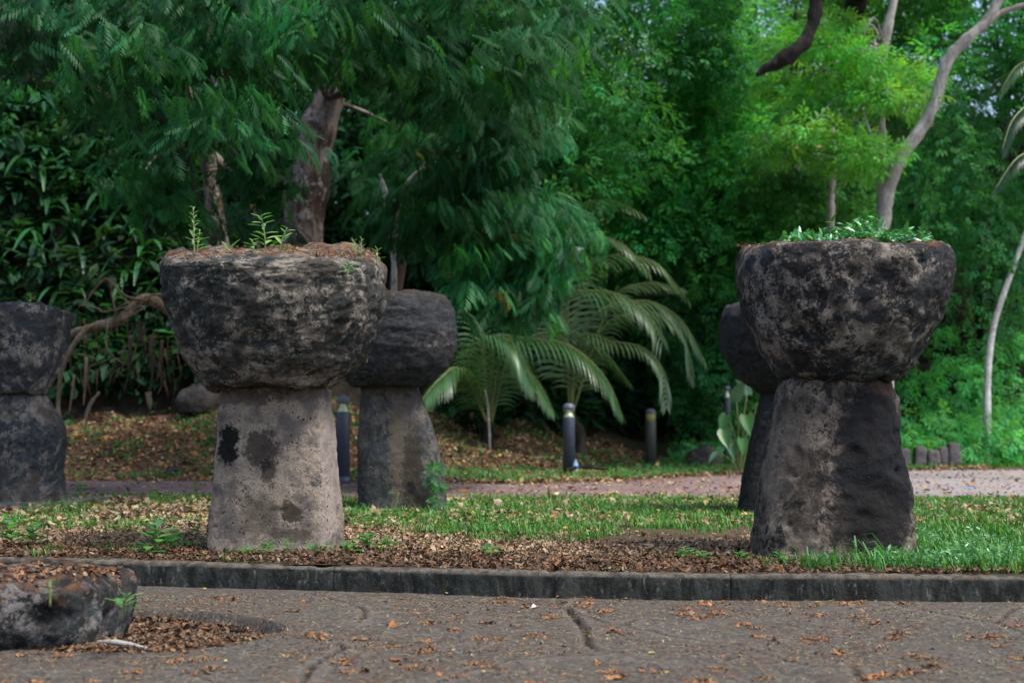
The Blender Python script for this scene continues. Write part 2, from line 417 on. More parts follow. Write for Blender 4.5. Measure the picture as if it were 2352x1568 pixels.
k1 = np.zeros(len(co_)); k2 = np.zeros(len(co_))
for P_, wd_, dp_ in CR:
    d_ = seg_dist(wx_, wy_, P_); k1 = np.maximum(k1, np.clip(1.7 - d_ / max(wd_, .012), 0, 1) * min(1, wd_ / .008)); k2 = np.maximum(k2, np.exp(-(d_ / .055) ** 2) * min(1, wd_ / .006))
ca_ = me.color_attributes.new('Col', 'FLOAT_COLOR', 'POINT'); ca_.data.foreach_set('color', np.stack([k1, k2, k1 * 0, k1 * 0 + 1], -1).astype(np.float32).ravel())
tag(link('plaza', me, None, M_PLAZA), 'cracked brown paving in the foreground strewn with needles', 'paving', kind='structure')

# --- kerb, in cast segments
t = NT('kerb_concrete')
s = t.sep()
n1 = t.noise(4, 9, .75, t.map((2.4, 1, .9)), .6); n2 = t.noise(30, 7, .7)
c = t.mix(t.step(n1, .42, .6), (.008, .009, .0075), (.038, .041, .037))
c = t.mix(t.step(t.noise(16, 8, .7, t.map((2, 1, .8))), .57, .66), c, (.10, .10, .094))
c = t.mix(t.math('MULTIPLY', t.step(n2, .5, .7), .5), c, (.025, .035, .018))
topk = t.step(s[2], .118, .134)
c = t.mix(topk, c, t.mix(t.step(t.noise(14, 8, .7), .4, .62), (.12, .105, .085), (.045, .038, .03)))  # paler top face: light from above put into the colour
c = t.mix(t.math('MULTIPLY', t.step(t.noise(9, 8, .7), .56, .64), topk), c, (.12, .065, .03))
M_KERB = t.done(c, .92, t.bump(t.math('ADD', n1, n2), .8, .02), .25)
kr = empty('kerb', (0, float(kerb_y(0)), DROP)); tag(kr, 'mossy dark concrete kerb running between the paving and the lawn', 'kerb', kind='structure')
j0 = on_plane(766, 1303, 0).x
joints = [j0 + 2.36 * k for k in range(-6, 8)]
for a, b in zip(joints[:-1], joints[1:]):
    near = -4 < a < 4
    n = 150 if near else 20
    x = np.linspace(a + .002, b - .002, n); prof = [(-.006, DROP - .06), (-.004, -.11), (0, -.07), (.0, -.03), (.004, -.011), (.016, -.001), (.05, .003), (.09, .002), (KW, -.003), (KW, -.10)]
    V = []
    for q, (dy, z) in enumerate(prof):
        yy = kerb_y(x) + dy; P = np.stack([x, yy, np.full(n, z)], -1)
        d = fbm(P * 13, 21, 4, .6) * .014 - np.clip(vnoise(P * 17, 5) - .4, 0, 1) * .035
        P[:, 1] += np.where(q < 5, -d, 0); P[:, 2] += np.where((q > 3) & (q < 9), d * .8, 0)
        P[:, 2] += .012 * vnoise(xy0(x * .9, x * 0), 77) * (q > 1)
        V.append(P)
    V = np.array(V); m = len(prof); V = V.reshape(-1, 3); V -= np.array(kr.location)
    i = (np.arange(n - 1)[None] + (np.arange(m - 1) * n)[:, None]).ravel()
    F = np.stack([i, i + 1, i + n + 1, i + n], -1)
    me = mesh_np('kerb_segment', V, F)
    # end caps
    me2 = bpy.data.meshes.new('kerb_segment')
    allf = [tuple(f) for f in F.tolist()] + [tuple(q * n for q in range(m)), tuple(q * n + n - 1 for q in range(m))[::-1]]
    me2.from_pydata(V.tolist(), [], allf); me2.polygons.foreach_set('use_smooth', np.ones(len(allf), bool)); me2.update()
    bpy.data.meshes.remove(me)
    link('kerb_segment', me2, kr, M_KERB)

# ================================================================ LATTE STONES
def rock(name, rings, mat, parent, seed, nseg=220, nring=150, expo=2.0, amp=.03, freq=2.2, strata=0.0, pits=60, pitr=(.012, .035), tilt=(0, 0), tiltz=None, rot=0.0, chip=.0, fine=.006, rim=0.0):
    """closed stone body; rings = [(z, half width x, half depth y, centre x, centre y)] bottom to top"""
    Rr = np.array(rings, float)
    s = np.concatenate([[0], np.cumsum(np.hypot(np.diff(Rr[:, 0]), np.diff((Rr[:, 1] + Rr[:, 2]) / 2)))])
    u = np.linspace(0, s[-1], nring)
    # smooth interpolation through the ring list
    C = [np.interp(u, s, Rr[:, q]) for q in range(5)]
    ker = np.array([1, 2, 3, 2, 1.]); ker /= ker.sum()
    for q in range(1, 5):
        p = np.pad(C[q], 2, mode='edge'); C[q] = np.convolve(p, ker, 'valid')
    th = np.arange(nseg) / nseg * 2 * math.pi
    ct, st_ = np.cos(th), np.sin(th); e = 2.0 / expo
    cx = np.sign(ct) * np.abs(ct) ** e; cy = np.sign(st_) * np.abs(st_) ** e
    if rot: cx, cy = cx * math.cos(rot) - cy * math.sin(rot), cx * math.sin(rot) + cy * math.cos(rot)
    V = np.stack([C[3][:, None] + C[1][:, None] * cx, C[4][:, None] + C[2][:, None] * cy, np.repeat(C[0][:, None], nseg, 1)], -1)
    dr = np.gradient(V, axis=0); dt = np.roll(V, -1, 1) - np.roll(V, 1, 1)
    N = norm(np.cross(dt, dr)); N = np.where(np.isfinite(N), N, 0)
    zl, zh = Rr[:, 0].min(), Rr[:, 0].max()
    d = amp * fbm(V * freq, seed, 4, .55) + fine * 1.5 * fbm(V * np.array([20, 20, 20 * (1 + strata * 1.2)]), seed + 5, 4, .65) + fine * 1.8 * fbm(V * 9, seed + 6, 3)
    if strata: d = d + .016 * strata * fbm(V * np.array([3.5, 3.5, 17]), seed + 12, 4, .6)
    if chip: d = d - chip * np.clip(fbm(V * 3.4, seed + 30, 3) - .18, 0, 1)
    r2 = np.random.default_rng(seed)
    for _ in range(pits):
        i = r2.integers(4, nring - 4); j = r2.integers(0, nseg); pr = r2.uniform(*pitr); c0 = V[i, j]
        q = (V - c0) * np.array([1, 1, r2.uniform(.8, 1.5)]); dd = (q ** 2).sum(-1)
        d = d - pr * .85 * np.exp(-dd / (pr * pr * .8))
    edge = np.clip(np.minimum(C[1], C[2]) / .08, 0, 1)[:, None]
    V = V + N * (d * edge)[..., None]
    if rim:
        k = np.clip((V[..., 2] - (zh - .22)) / .2, 0, 1); q_ = V.copy(); q_[..., 2] = 0
        V[..., 2] += k * rim * (fbm(q_ * 2.6, seed + 61, 3) + .6 * fbm(q_ * 9, seed + 62, 3) - .2 * np.clip(fbm(q_ * 5, seed + 63, 2), 0, 1) * 2)
    if tiltz is not None:
        k = np.clip((V[..., 2] - tiltz) / max(zh - tiltz, 1e-3), 0, 1) ** 2
        V[..., 2] += k * (tilt[0] * V[..., 0] + tilt[1] * V[..., 1])
    V = V.reshape(-1, 3)
    i = np.arange(nring - 1)[:, None] * nseg; j = np.arange(nseg)[None]
    F = np.stack([i + j, i + (j + 1) % nseg, i + nseg + (j + 1) % nseg, i + nseg + j], -1).reshape(-1, 4)
    me = mesh_np(name, V, F); o = link(name, me, parent, mat); return o
def rings_px(px0, Y, base, rows, depth=1.0, cy=0.0):
    """rows: (py, left px, right px) from bottom to top, at distance Y"""
    out = []
    for r in rows:
        py, l, rr = r[:3]; dk = r[3] if len(r) > 3 else depth
        a = at(l, py, Y); b = at(rr, py, Y); out.append((a.z - base, (b.x - a.x) / 2, (b.x - a.x) / 2 * dk, (a.x + b.x) / 2 - px0, cy))
    return out
def closed(rs, bottom=True, top=True):
    rs = list(rs)
    if bottom: z, a, b, cx, cy = rs[0]; rs = [(z + .004, .001, .001, cx, cy), (z, a * .9, b * .9, cx, cy)] + rs
    if top: z, a, b, cx, cy = rs[-1]; rs = rs + [(z + .016, a * .965, b * .965, cx, cy), (z + .026, a * .86, b * .86, cx, cy), (z + .034, a * .5, b * .5, cx, cy), (z + .036, .001, .001, cx, cy)]
    return rs

def latte(px, Y, label, cap, pil, cmat, pmat, seed, capdepth=1.0, pildepth=.72, captop=None, **kw):
    b = at(px, 0, Y); z0 = gz(b.x, Y)
    root = empty('latte_stone', (b.x, Y, z0)); tag(root, label, 'latte stone', 'latte stones standing on the lawn')
    pil = [(r_[0], r_[1] + kw.get('pl', 6), r_[2] - kw.get('pr', 6)) for r_ in pil]
    pr = rings_px(b.x, Y, z0, pil, pildepth)
    z, a, bb, cx, cy = pr[0]; pr = [(-.12, a, bb, cx, cy)] + [r for r in pr if r[0] > -.1]
    rock('pillar', closed(pr), pmat, root, seed + 1, expo=kw.get('pexpo', 4.0), amp=kw.get('pamp', .02), freq=kw.get('pfreq', 2.0), pits=kw.get('ppits', 60), pitr=kw.get('ppitr', (.01, .03)), chip=kw.get('pchip', 0), rot=kw.get('prot', 0), fine=kw.get('pfine', .005), nseg=kw.get('ns', 180), nring=kw.get('nr', 130))
    cap = [(r_[0], r_[1] + kw.get('cl', 6), r_[2] - kw.get('cr', 6)) for r_ in cap]
    cr = rings_px(b.x, Y, z0, cap, capdepth, kw.get('ccy', 0))
    rock('capstone', closed(cr), cmat, root, seed + 2, expo=kw.get('cexpo', 2.3), amp=kw.get('camp', .035), freq=kw.get('cfreq', 2.0), strata=kw.get('cstrata', 0), pits=kw.get('cpits', 70), pitr=kw.get('cpitr', (.012, .04)), tilt=kw.get('tilt', (0, 0)), tiltz=kw.get('tiltz'), chip=kw.get('cchip', .05), fine=kw.get('cfine', .009), rim=kw.get('rim', .045), nseg=kw.get('ns', 220), nring=kw.get('nr', 160))
    return root
BLK = (.012, .012, .013)
mc = stone_mat('limestone_cap_tan', (.44, .37, .29), (.034, .036, .030), .505, 1.0, .25, moss=.7, top=2.11)
mp = stone_mat('limestone_pillar_pale', (.58, .455, .345), (.13, .105, .08), .42, 1.2, 0, pit=1.0, blue=.1, brown=(.27, .215, .18),
     blots=[(-.257, .745, .075, .14, BLK, 1.0), (-.03, .71, .13, .13, (.03, .025, .024), .8), (.02, .56, .06, .09, BLK, .7), (.20, .27, .07, .085, (.07, .055, .03), .9),
            (-.03, .25, .14, .16, (.12, .10, .06), .55), (-.49, .1, .09, .35, (.04, .04, .04), .9), (.43, .55, .05, .8, (.62, .52, .48), .5), (-.2, 1.08, .26, .07, (.12, .08, .08), .7), (.2, 1.09, .3, .05, (.12, .08, .08), .6), (.2, .13, .16, .05, (.09, .075, .05), .7)])  # dark lower left edge and pale right strip: shade and sunlight painted in
L1 = latte(633, 10.1, 'pale pinkish pillar with black blotches under a wide grey bowl capstone', 
    [(894, 486, 770), (886, 466, 786), (862, 446, 814), (826, 424, 840), (762, 400, 872), (713, 385, 889), (680, 376, 892), (641, 371, 892), (610, 368, 888), (590, 373, 879)],
    [(1262, 474, 793), (1200, 479, 789), (1100, 489, 778), (1000, 497, 768), (940, 501, 762), (896, 504, 759)], mc, mp, 100,
    cstrata=.9, tilt=(-.015, .20), tiltz=1.75, pildepth=.62, pexpo=5.2, pamp=.014, ppits=110, ppitr=(.008, .022), cexpo=2.4, prot=-.10, cpits=120, cfine=.013, camp=.045, cl=12, cr=8, pl=14, pr=9)
mc = stone_mat('limestone_cap_banded', (.24, .20, .17), (.03, .03, .03), .56, 1.1, .5, moss=.2, top=2.16, blue=.3)
mp = stone_mat('limestone_pillar_streaked', (.22, .19, .155), (.045, .048, .046), .50, 1.0, -.25, blue=.5,
     blots=[(.0, .7, .10, .6, (.21, .17, .12), .7), (.14, .45, .10, .45, (.06, .048, .03), .8), (.13, .25, .05, .06, BLK, .9), (.1, 1.0, .08, .2, (.16, .13, .12), .5)])
L2 = latte(925, 14.3, 'banded dark capstone and streaked grey pillar just behind the pale pillar',
    [(887, 800, 985), (868, 786, 1012), (840, 778, 1038), (800, 774, 1054), (760, 775, 1057), (720, 782, 1053), (690, 790, 1044), (683, 796, 1038)],
    [(1172, 818, 1034), (1120, 816, 1028), (1060, 817, 1019), (1000, 818, 1006), (950, 821, 990), (905, 823, 974), (884, 824, 968)], mc, mp, 200,
    ns=150, nr=110, cstrata=1.3, pildepth=.7, pexpo=3.2, pamp=.03, cchip=.02)
mc = stone_mat('limestone_cap_dark', (.44, .36, .285), (.018, .017, .017), .51, .9, 0.15, moss=.9, top=2.13, blue=.55)
mp = stone_mat('limestone_pillar_charred', (.42, .33, .25), (.030, .024, .021), .47, 1.1, -.2, pit=.5, blue=.2, brown=(.13, .095, .07),
     blots=[(.17, .62, .31, .62, (.009, .010, .015), .97), (.08, .25, .30, .24, (.026, .022, .022), .8), (.25, 1.12, .12, .05, (.14, .075, .06), .7), (-.36, .5, .10, .6, (.15, .12, .09), .5)])
R1 = latte(1915, 9.64, 'large blackened stone with leafy creeper growing across its capstone',
    [(878, 1815, 2056), (866, 1790, 2080), (840, 1766, 2110), (800, 1738, 2138), (740, 1711, 2165), (680, 1698, 2180), (620, 1691, 2187), (585, 1694, 2186), (569, 1704, 2182)],
    [(1275, 1720, 2106), (1200, 1727, 2099), (1100, 1738, 2086), (1040, 1748, 2078), (960, 1764, 2066), (905, 1780, 2055), (878, 1788, 2050)], mc, mp, 300,
    tilt=(.012, .10), tiltz=1.8, pildepth=.8, pexpo=2.8, pamp=.045, pfreq=2.6, ppits=120, ppitr=(.012, .035), pchip=.05, cchip=.07, cexpo=2.5, camp=.045, pfine=.010, cr=17, pl=8, pr=10)
mc = stone_mat('limestone_cap_darker', (.20, .17, .14), (.026, .025, .025), .58, 1.0, .2, moss=.5, top=2.1)  # darker body colour and more lichen than the other caps
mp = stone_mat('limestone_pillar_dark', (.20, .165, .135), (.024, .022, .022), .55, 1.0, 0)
R2 = latte(1795, 13.7, 'dark latte stone mostly hidden behind the large blackened stone',
    [(905, 1742, 1850), (885, 1708, 1884), (850, 1678, 1912), (810, 1656, 1932), (760, 1646, 1942), (725, 1649, 1940), (705, 1660, 1932)],
    [(1182, 1690, 1900), (1110, 1700, 1892), (1040, 1713, 1880), (950, 1732, 1862), (900, 1742, 1852)], mc, mp, 400, ns=110, nr=80, pexpo=3.0, cchip=.02)
mc = stone_mat('limestone_cap_blue_grey', (.44, .39, .33), (.040, .042, .050), .515, .9, 0, blue=.8)
mp = stone_mat('limestone_pillar_blue_grey', (.30, .26, .22), (.036, .04, .046), .50, .9, 0, blue=.8)
L0 = latte(42, 15.4, 'blue grey latte stone cut by the left edge of the picture',
    [(905, -38, 122), (888, -48, 130), (850, -62, 148), (800, -78, 164), (760, -88, 172), (720, -96, 178), (709, -96, 180)],
    [(1158, -70, 150), (1100, -66, 150), (1050, -66, 155), (1000, -66, 158), (960, -60, 150), (925, -40, 126), (905, -34, 116)], mc, mp, 500, ns=140, nr=100, pexpo=2.6, pamp=.05, cexpo=3.2, tilt=(-.05, 0), tiltz=1.7, pchip=.06, cr=20, pr=8)
sl = MB(); p = at(40, 1160, 15.2); sl.box((p.x - .95, 14.55, -.06), (p.x + .72, 16.2, .045))
o = sl.build('stone_slab', stone_mat('slab_grey', (.30, .29, .27), (.12, .12, .11), .45), smooth=False)
tag(o, 'thin grey slab under the blue grey stone at the left edge', 'slab')

# --- fallen capstone lying in the pit (left foreground)
mr = stone_mat('limestone_fallen', (.30, .27, .25), (.018, .020, .019), .52, 1.3, 0, moss=.6, top=.34, blue=.4)
bx = on_plane(20, 1480, DROP); 
rk = empty('fallen_capstone', (-2.72, 7.0, DROP - .03))
tag(rk, 'low fallen stone lying in a litter filled pit at left foreground', 'stone')
rr = [(0.0, .78, .54, 0, 0), (.06, .80, .58, 0, 0), (.14, .81, .60, 0, 0), (.25, .81, .60, 0, 0), (.29, .80, .59, 0, 0), (.305, .78, .57, 0, 0)]
rock('body', closed(rr), mr, rk, 611, expo=5.5, amp=.06, freq=3.2, pits=160, pitr=(.015, .045), chip=.16, fine=.012, nseg=230, nring=110)
# ================================================================ LEAF SHAPES
def oval(L=1.0, W=.42, bend=.12, fold=.06):
    v = np.array([(0, 0, 0), (-W * .5, L * .42, fold - bend * .18), (0, L * .45, -bend * .2), (W * .5, L * .42, fold - bend * .18), (-W * .28, L * .78, fold * .5 - bend * .6), (0, L, -bend), (W * .28, L * .78, fold * .5 - bend * .6)])
    f = np.array([(0, 2, 1), (0, 3, 2), (1, 2, 4), (2, 3, 6), (2, 5, 4), (2, 6, 5)]); return v, f
def kite(W=.5, bend=.15):
    v = np.array([(0, 0, 0), (-W * .5, .45, .05), (W * .5, .45, .05), (0, 1, -bend)]); return v, np.array([(0, 2, 1), (1, 2, 3)])
def sprig(k=5, W=.34, seed=0):
    """several leaves alternating on a short twig"""
    r = np.random.default_rng(seed); V = []; F = []
    for i in range(k):
        v, f = kite(W / .5 * .5, .12); s_ = r.uniform(.38, .55); a = (1 if i % 2 else -1) * r.uniform(.5, 1.0) if i < k - 1 else 0
        y0 = .12 + .62 * i / (k - 1); v = v * s_
        x = v[:, 0] * math.cos(a) + v[:, 1] * math.sin(a); y = -v[:, 0] * math.sin(a) + v[:, 1] * math.cos(a)
        tl = r.uniform(-.35, .25); z = v[:, 2] + v[:, 1] * tl - .25 * (y0 + y) ** 2 * .5
        F.append(f + 4 * i); V.append(np.stack([x, y + y0, z], -1))
    return np.concatenate(V), np.concatenate(F)
def bipinnate(n=9, seed=0):
    """feathery compound leaf: rachis with pairs of narrow serrated pinnae, drooping"""
    r = np.random.default_rng(seed); V = []; F = []; c = 0
    for i in range(n):
        y = .14 + .80 * i / (n - 1); L = .36 * math.sin(math.pi * (.22 + .66 * i / (n - 1))) * r.uniform(.85, 1.1)
        for sx in (-1, 1):
            a = R(62) - R(26) * i / n + r.uniform(-.12, .12); dx, dy = math.sin(a) * sx, math.cos(a)
            wd = .040; px_, py_ = -dy * sx, dx * sx
            zb = -.38 * y * y; zt = zb - .16 * L / .36 - .1 * y
            p0 = (0, y, zb); m = (dx * L * .5, y + dy * L * .5, (zb + zt) / 2 + .02); e = (dx * L, y + dy * L, zt)
            V += [p0, (m[0] + px_ * wd, m[1] + py_ * wd, m[2]), (m[0] - px_ * wd, m[1] - py_ * wd, m[2]), e]
            F += [(c, c + 2, c + 1), (c + 1, c + 2, c + 3)]; c += 4
    V += [(-.008, 0, 0), (.008, 0, 0), (0, .95, -.36)]; F += [(c, c + 1, c + 2)]
    return np.array(V), np.array(F)
OV, OF = oval(); SV, SF = sprig(5, .34, 1); SV2, SF2 = sprig(7, .26, 4); BV, BF = bipinnate(9, 2)

def in_px_poly(poly, Y, n, jit=0):
    """n points of the region that the polygon covers, spread over the distances Y=(a,b)"""
    P = np.array(poly, float); lo, hi = P.min(0), P.max(0); out = []
    while len(out) < n:
        q = rng.uniform(lo, hi, (n * 2, 2)); k = in_poly(q[:, 0], q[:, 1], P); out += q[k].tolist()
    return [at(a, b, rand(*Y)) for a, b in out[:n]]
def cols(n, base, var=.25, hue=.12, clump=None):
    b = np.tile(np.array(base, float), (n, 1)); k = np.exp(rng.normal(0, var, (n, 1)))
    h = rng.normal(0, hue, (n, 1)); c = b * k * np.concatenate([1 + h * 1.4, 1 + h * .2, 1 - h], 1)
    return np.clip(c, .002, .9)
def rnd_dirs(n):
    d = rng.normal(size=(n, 3)); return norm(d)

def broad_crown(centres, rad, per, leaf, base, kind='sprig', flat=.75, var=.3, droop=.25, shell=.62):
    P = []; Dv = []; Nv = []; C = []
    tv, tf = {'sprig': (SV, SF), 'fine': (SV2, SF2), 'oval': (OV, OF)}[kind]
    for c in centres:
        r = rand(*rad); n = int(per * (r / np.mean(rad)) ** 1.6)
        d = rnd_dirs(n); rr = r * (shell + (1 - shell) * rng.random((n, 1))) * (1 + .25 * vnoise(d * 2.2 + c[0], 3)[:, None])
        p = np.array(c) + d * rr * np.array([1, 1, flat]); P.append(p)
        out = norm(d * np.array([1, 1, .6]) + rng.normal(0, .55, (n, 3)) + np.array([0, 0, -droop])); Dv.append(out)
        nn = norm(d * .7 + np.array([0, 0, .9]) + rng.normal(0, .45, (n, 3))); Nv.append(nn)
        C.append(cols(n, np.array(base) * math.exp(rng.normal(0, .14)) * np.array([1 + rng.normal(0, .12), 1, 1 + rng.normal(0, .08)]), var))
    P, Dv, Nv, C = map(np.concatenate, (P, Dv, Nv, C)); n = len(P)
    return scatter('crown', tv, tf, P, frames(Dv, Nv), leaf * np.exp(rng.normal(0, .22, n)), C)
def feather_crown(centres, rad, per, leaf, base, var=.28, droop=.55, yellow=.002):
    P = []; Dv = []; Nv = []; C = []
    for c in centres:
        r = rand(*rad); n = int(per * rand(.7, 1.3)); az = rand(0, 2 * math.pi); out0 = np.array([math.cos(az), math.sin(az), 0])
        tq = rng.random((n, 1)); d = rnd_dirs(n) * np.array([1, 1, .45])
        p = np.array(c) + out0 * (tq - .5) * r * 1.6 + d * r * .55 - np.array([0, 0, 1]) * tq * tq * r * .6
        P.append(p)
        a = rng.normal(0, .9, n); o = np.stack([math.cos(az) * np.cos(a) - math.sin(az) * np.sin(a), math.sin(az) * np.cos(a) + math.cos(az) * np.sin(a), -droop * np.ones(n) + rng.normal(0, .3, n)], -1)
        Dv.append(norm(o)); Nv.append(norm(np.array([0, -.75, 1]) + rng.normal(0, .3, (n, 3)) + o * np.array([.5, .5, 0])))
        C.append(cols(n, np.array(base) * math.exp(rng.normal(0, .34)) * np.array([1 + abs(rng.normal(0, .2)), 1.05, 1 + rng.normal(0, .12)]), var))
    P, Dv, Nv, C = map(np.concatenate, (P, Dv, Nv, C)); n = len(P)
    k = rng.random(n) < yellow; C[k] = (.32, .22, .03)
    return scatter('crown', BV, BF, P, frames(Dv, Nv), leaf * np.exp(rng.normal(0, .2, n)), C)

# ================================================================ TREES
def bark(name, a, b, spots=None, sc=1.0, thr=.5):
    t = NT(name); v = t.map((1, 1, .35)); n1 = t.noise(3.5 * sc, 7, .65, v); n2 = t.noise(26 * sc, 7, .7, v)
    c = t.mix(t.step(n1, thr - .06, thr + .08), a, b)
    c = t.mix(t.step(n2, .5, .7), c, tuple(q * .45 for q in a))
    if spots: c = t.mix(t.step(t.noise(6 * sc, 7, .7), .54, .6), c, spots)
    return t.done(c, .9, t.bump(t.math('ADD', n1, n2), .7, .03), .2)
B_MOTTLE = bark('bark_mottled', (.055, .037, .03), (.21, .165, .15), (.26, .24, .225), .8, .52)
B_PALE = bark('bark_pale', (.25, .23, .21), (.42, .395, .37), None, 1.2)
B_WHITE = bark('bark_white', (.40, .39, .37), (.60, .59, .57), (.25, .24, .22), 2.2, .45)
B_DARK = bark('bark_dark', (.012, .010, .009), (.034, .029, .025), None, 1.0)
B_BROWN = bark('bark_brown', (.035, .026, .02), (.08, .06, .047), None, 1.5)
B_TAN = bark('bark_tan', (.12, .09, .062), (.22, .17, .12), None, 2.0)

def limbs_to(mb, start, targets, r0, r1=.012, wob=.25, seg=6, frac=.9):
    for q in targets:
        a = np.array(start); b = np.array(q); m = (a + b) / 2 + rng.normal(0, wob, 3) + np.array([0, 0, .25])
        mb.tube([a, m, a + (b - a) * frac], [r0, (r0 + r1) / 2, r1], seg, 4, .15, int(rand(0, 99)), nf=1.5)
def stem_px(pts, Y, base=True):
    """centre line through picture points (px, py[, distance]); carried down to the ground"""
    out = [at(p[0], p[1], p[2] if len(p) > 2 else Y) for p in pts]
    if base:
        b = out[0]; z = gz(b.x, b.y)
        out = [Vector((b.x + .05, b.y, z - .15))] + ([b] if b.z > z + .3 else []) + out[1:]
    return out
def tree(name, label, cat, stems, mat, crown=None, group=None, limbs=(), crown_mat=None, nf=3.0, rough=.35, branch_name='branch'):
    """stems: list of (points, radii)"""
    b = stems[0][0][0]; root = empty(name, (b.x, b.y, gz(b.x, b.y))); tag(root, label, cat, group)
    o0 = np.array(root.location)
    for pts, rad in stems:
        mb = MB(); mb.tube([np.array(p) - o0 for p in pts], rad, 16 if max(rad) > .1 else 8, 8, rough, int(rand(0, 99)), nf=nf); mb.build('trunk', mat, root)
    if limbs:
        mb = MB()
        for s_, tg, r_ in limbs: limbs_to(mb, np.array(s_) - o0, [np.array(q) - o0 for q in tg], r_)
        if mb.v: mb.build(branch_name, mat, root)
    if crown is not None:
        cr = crown if isinstance(crown, list) else [crown]
        for me in cr:
            me.transform(Matrix.Translation(-root.location)); c = link('crown', me, root, crown_mat or (M_FEATHER if 'feather' in label else M_LEAF))
    return root
def clear_of(L, boxes):
    out = []
    for p in L:
        d = p.y * _cp + (p.z - CAMH) * _sp; v = ((p.z - CAMH) * _cp - p.y * _sp) / d; px_, py_ = 1176 + FPX * p.x / d, 784 - FPX * v
        if not any(a < px_ < c and b < py_ < e for a, b, c, e in boxes): out.append(p)
    return out
def some(L, n): return [L[i] for i in rng.choice(len(L), min(n, len(L)), replace=False)]

G_DEEP = (.018, .10, .032); G_MID = (.03, .125, .04); G_LIT = (.055, .19, .04); G_LIME = (.125, .36, .07); G_BLUE = (.025, .095, .062)

# T1 broad mottled tree behind the pale pillar, feathery crown hanging over the lawn
c1 = in_px_poly([(560, -220), (1330, -220), (1330, 60), (1200, 230), (1000, 270), (860, 170), (790, 120), (640, 120), (560, -20)], (14.5, 21), 108) + \
     [] + in_px_poly([(880, 260), (1020, 260), (1020, 420), (900, 500), (790, 560), (800, 430)], (22.5, 25), 18)
TB = ((590, 230, 860, 600), (400, 300, 560, 600)); c1 = clear_of(c1, TB)
p1 = stem_px([(700, 620, 23), (706, 470), (722, 340), (752, 230), (790, 90), (830, -40), (900, -260)], 23)
for q in p1[1:]: pass
p1 = [p1[0]] + [at(a, b, 23) for a, b in ((698, 560), (708, 440), (722, 330), (752, 230), (790, 90), (830, -60), (900, -300))]
tree('broad_tree', 'broad tree with thick mottled pink and grey trunk behind the pale pillar', 'tree',
     [(p1, [.42, .36, .32, .30, .28, .25, .21, .15])], B_MOTTLE, feather_crown(c1, (.45, .85), 56, .27, G_DEEP), limbs=[(p1[4], some(c1, 6), .05), (p1[6], some(c1, 10), .06)])
# T2 several pale stems, feathery crown upper left
c2 = in_px_poly([(-260, -220), (600, -220), (640, 60), (620, 220), (540, 240), (430, 270), (340, 290), (240, 150), (120, 90), (0, 130), (-260, 160)], (12.5, 18), 112) + \
     in_px_poly([(260, 400), (400, 380), (410, 470), (330, 520), (250, 470)], (18, 20), 7) + in_px_poly([(560, 480), (630, 470), (640, 540), (590, 550)], (19, 20.5), 3)
c2 = clear_of(c2, TB)
st = [([at(a, b, 22.5) for a, b in ((530, 760), (515, 600), (492, 470), (480, 350), (500, 200), (470, 0))], [.15, .14, .13, .11, .1, .07]),
      ([at(a, b, 22.6) for a, b in ((580, 740), (600, 590), (575, 480), (520, 390), (450, 300), (430, 150))], [.09, .08, .07, .07, .06, .04]),
      ([at(a, b, 22.8) for a, b in ((505, 620), (462, 470), (448, 420), (430, 330))], [.06, .05, .05, .03])]
t2_ = tree('clustered_tree', 'tree of several slim pale stems with feathery leaves at upper left', 'tree', st, B_MOTTLE,
     feather_crown(c2, (.4, .8), 60, .25, (.018, .108, .036)), limbs=[(at(480, 350, 22.5), some(c2, 8), .03)])
cd = in_px_poly([(565, 260), (625, 280), (635, 440), (605, 480), (570, 400)], (17, 18.5), 14)
me = feather_crown(cd, (.25, .4), 34, .24, (.014, .09, .03)); me.transform(Matrix.Translation(-t2_.location)); link('crown', me, t2_, M_FEATHER)
# T3 low drooping feathery tree in the centre with thin white stem
c3 = in_px_poly([(960, 330), (1120, 340), (1210, 400), (1270, 470), (1280, 600), (1230, 680), (1160, 690), (1060, 620), (960, 540), (920, 420)], (17.5, 21), 55) + \
     in_px_poly([(1080, 160), (1230, 200), (1260, 430), (1120, 380)], (18, 21), 18)
p3 = [at(a, b, 21.5) for a, b in ((905, 700), (905, 600), (898, 540), (890, 480), (882, 430), (872, 400))]
tree('drooping_tree', 'low feathery tree with thin white spotted stem drooping over the palm fronds', 'tree', [([Vector((p3[0].x, 21.5, 0))] + p3, [.07, .05, .045, .042, .04, .038, .02]),
     ([at(a, b, 20) for a, b in ((905, 560), (930, 430), (1000, 375), (1150, 345), (1180, 330))], [.03, .028, .022, .015, .008])], B_WHITE,
     feather_crown(c3, (.4, .75), 80, .26, (.02, .125, .042), droop=.75, yellow=.004), limbs=[(p3[3], some(c3, 8), .016)])
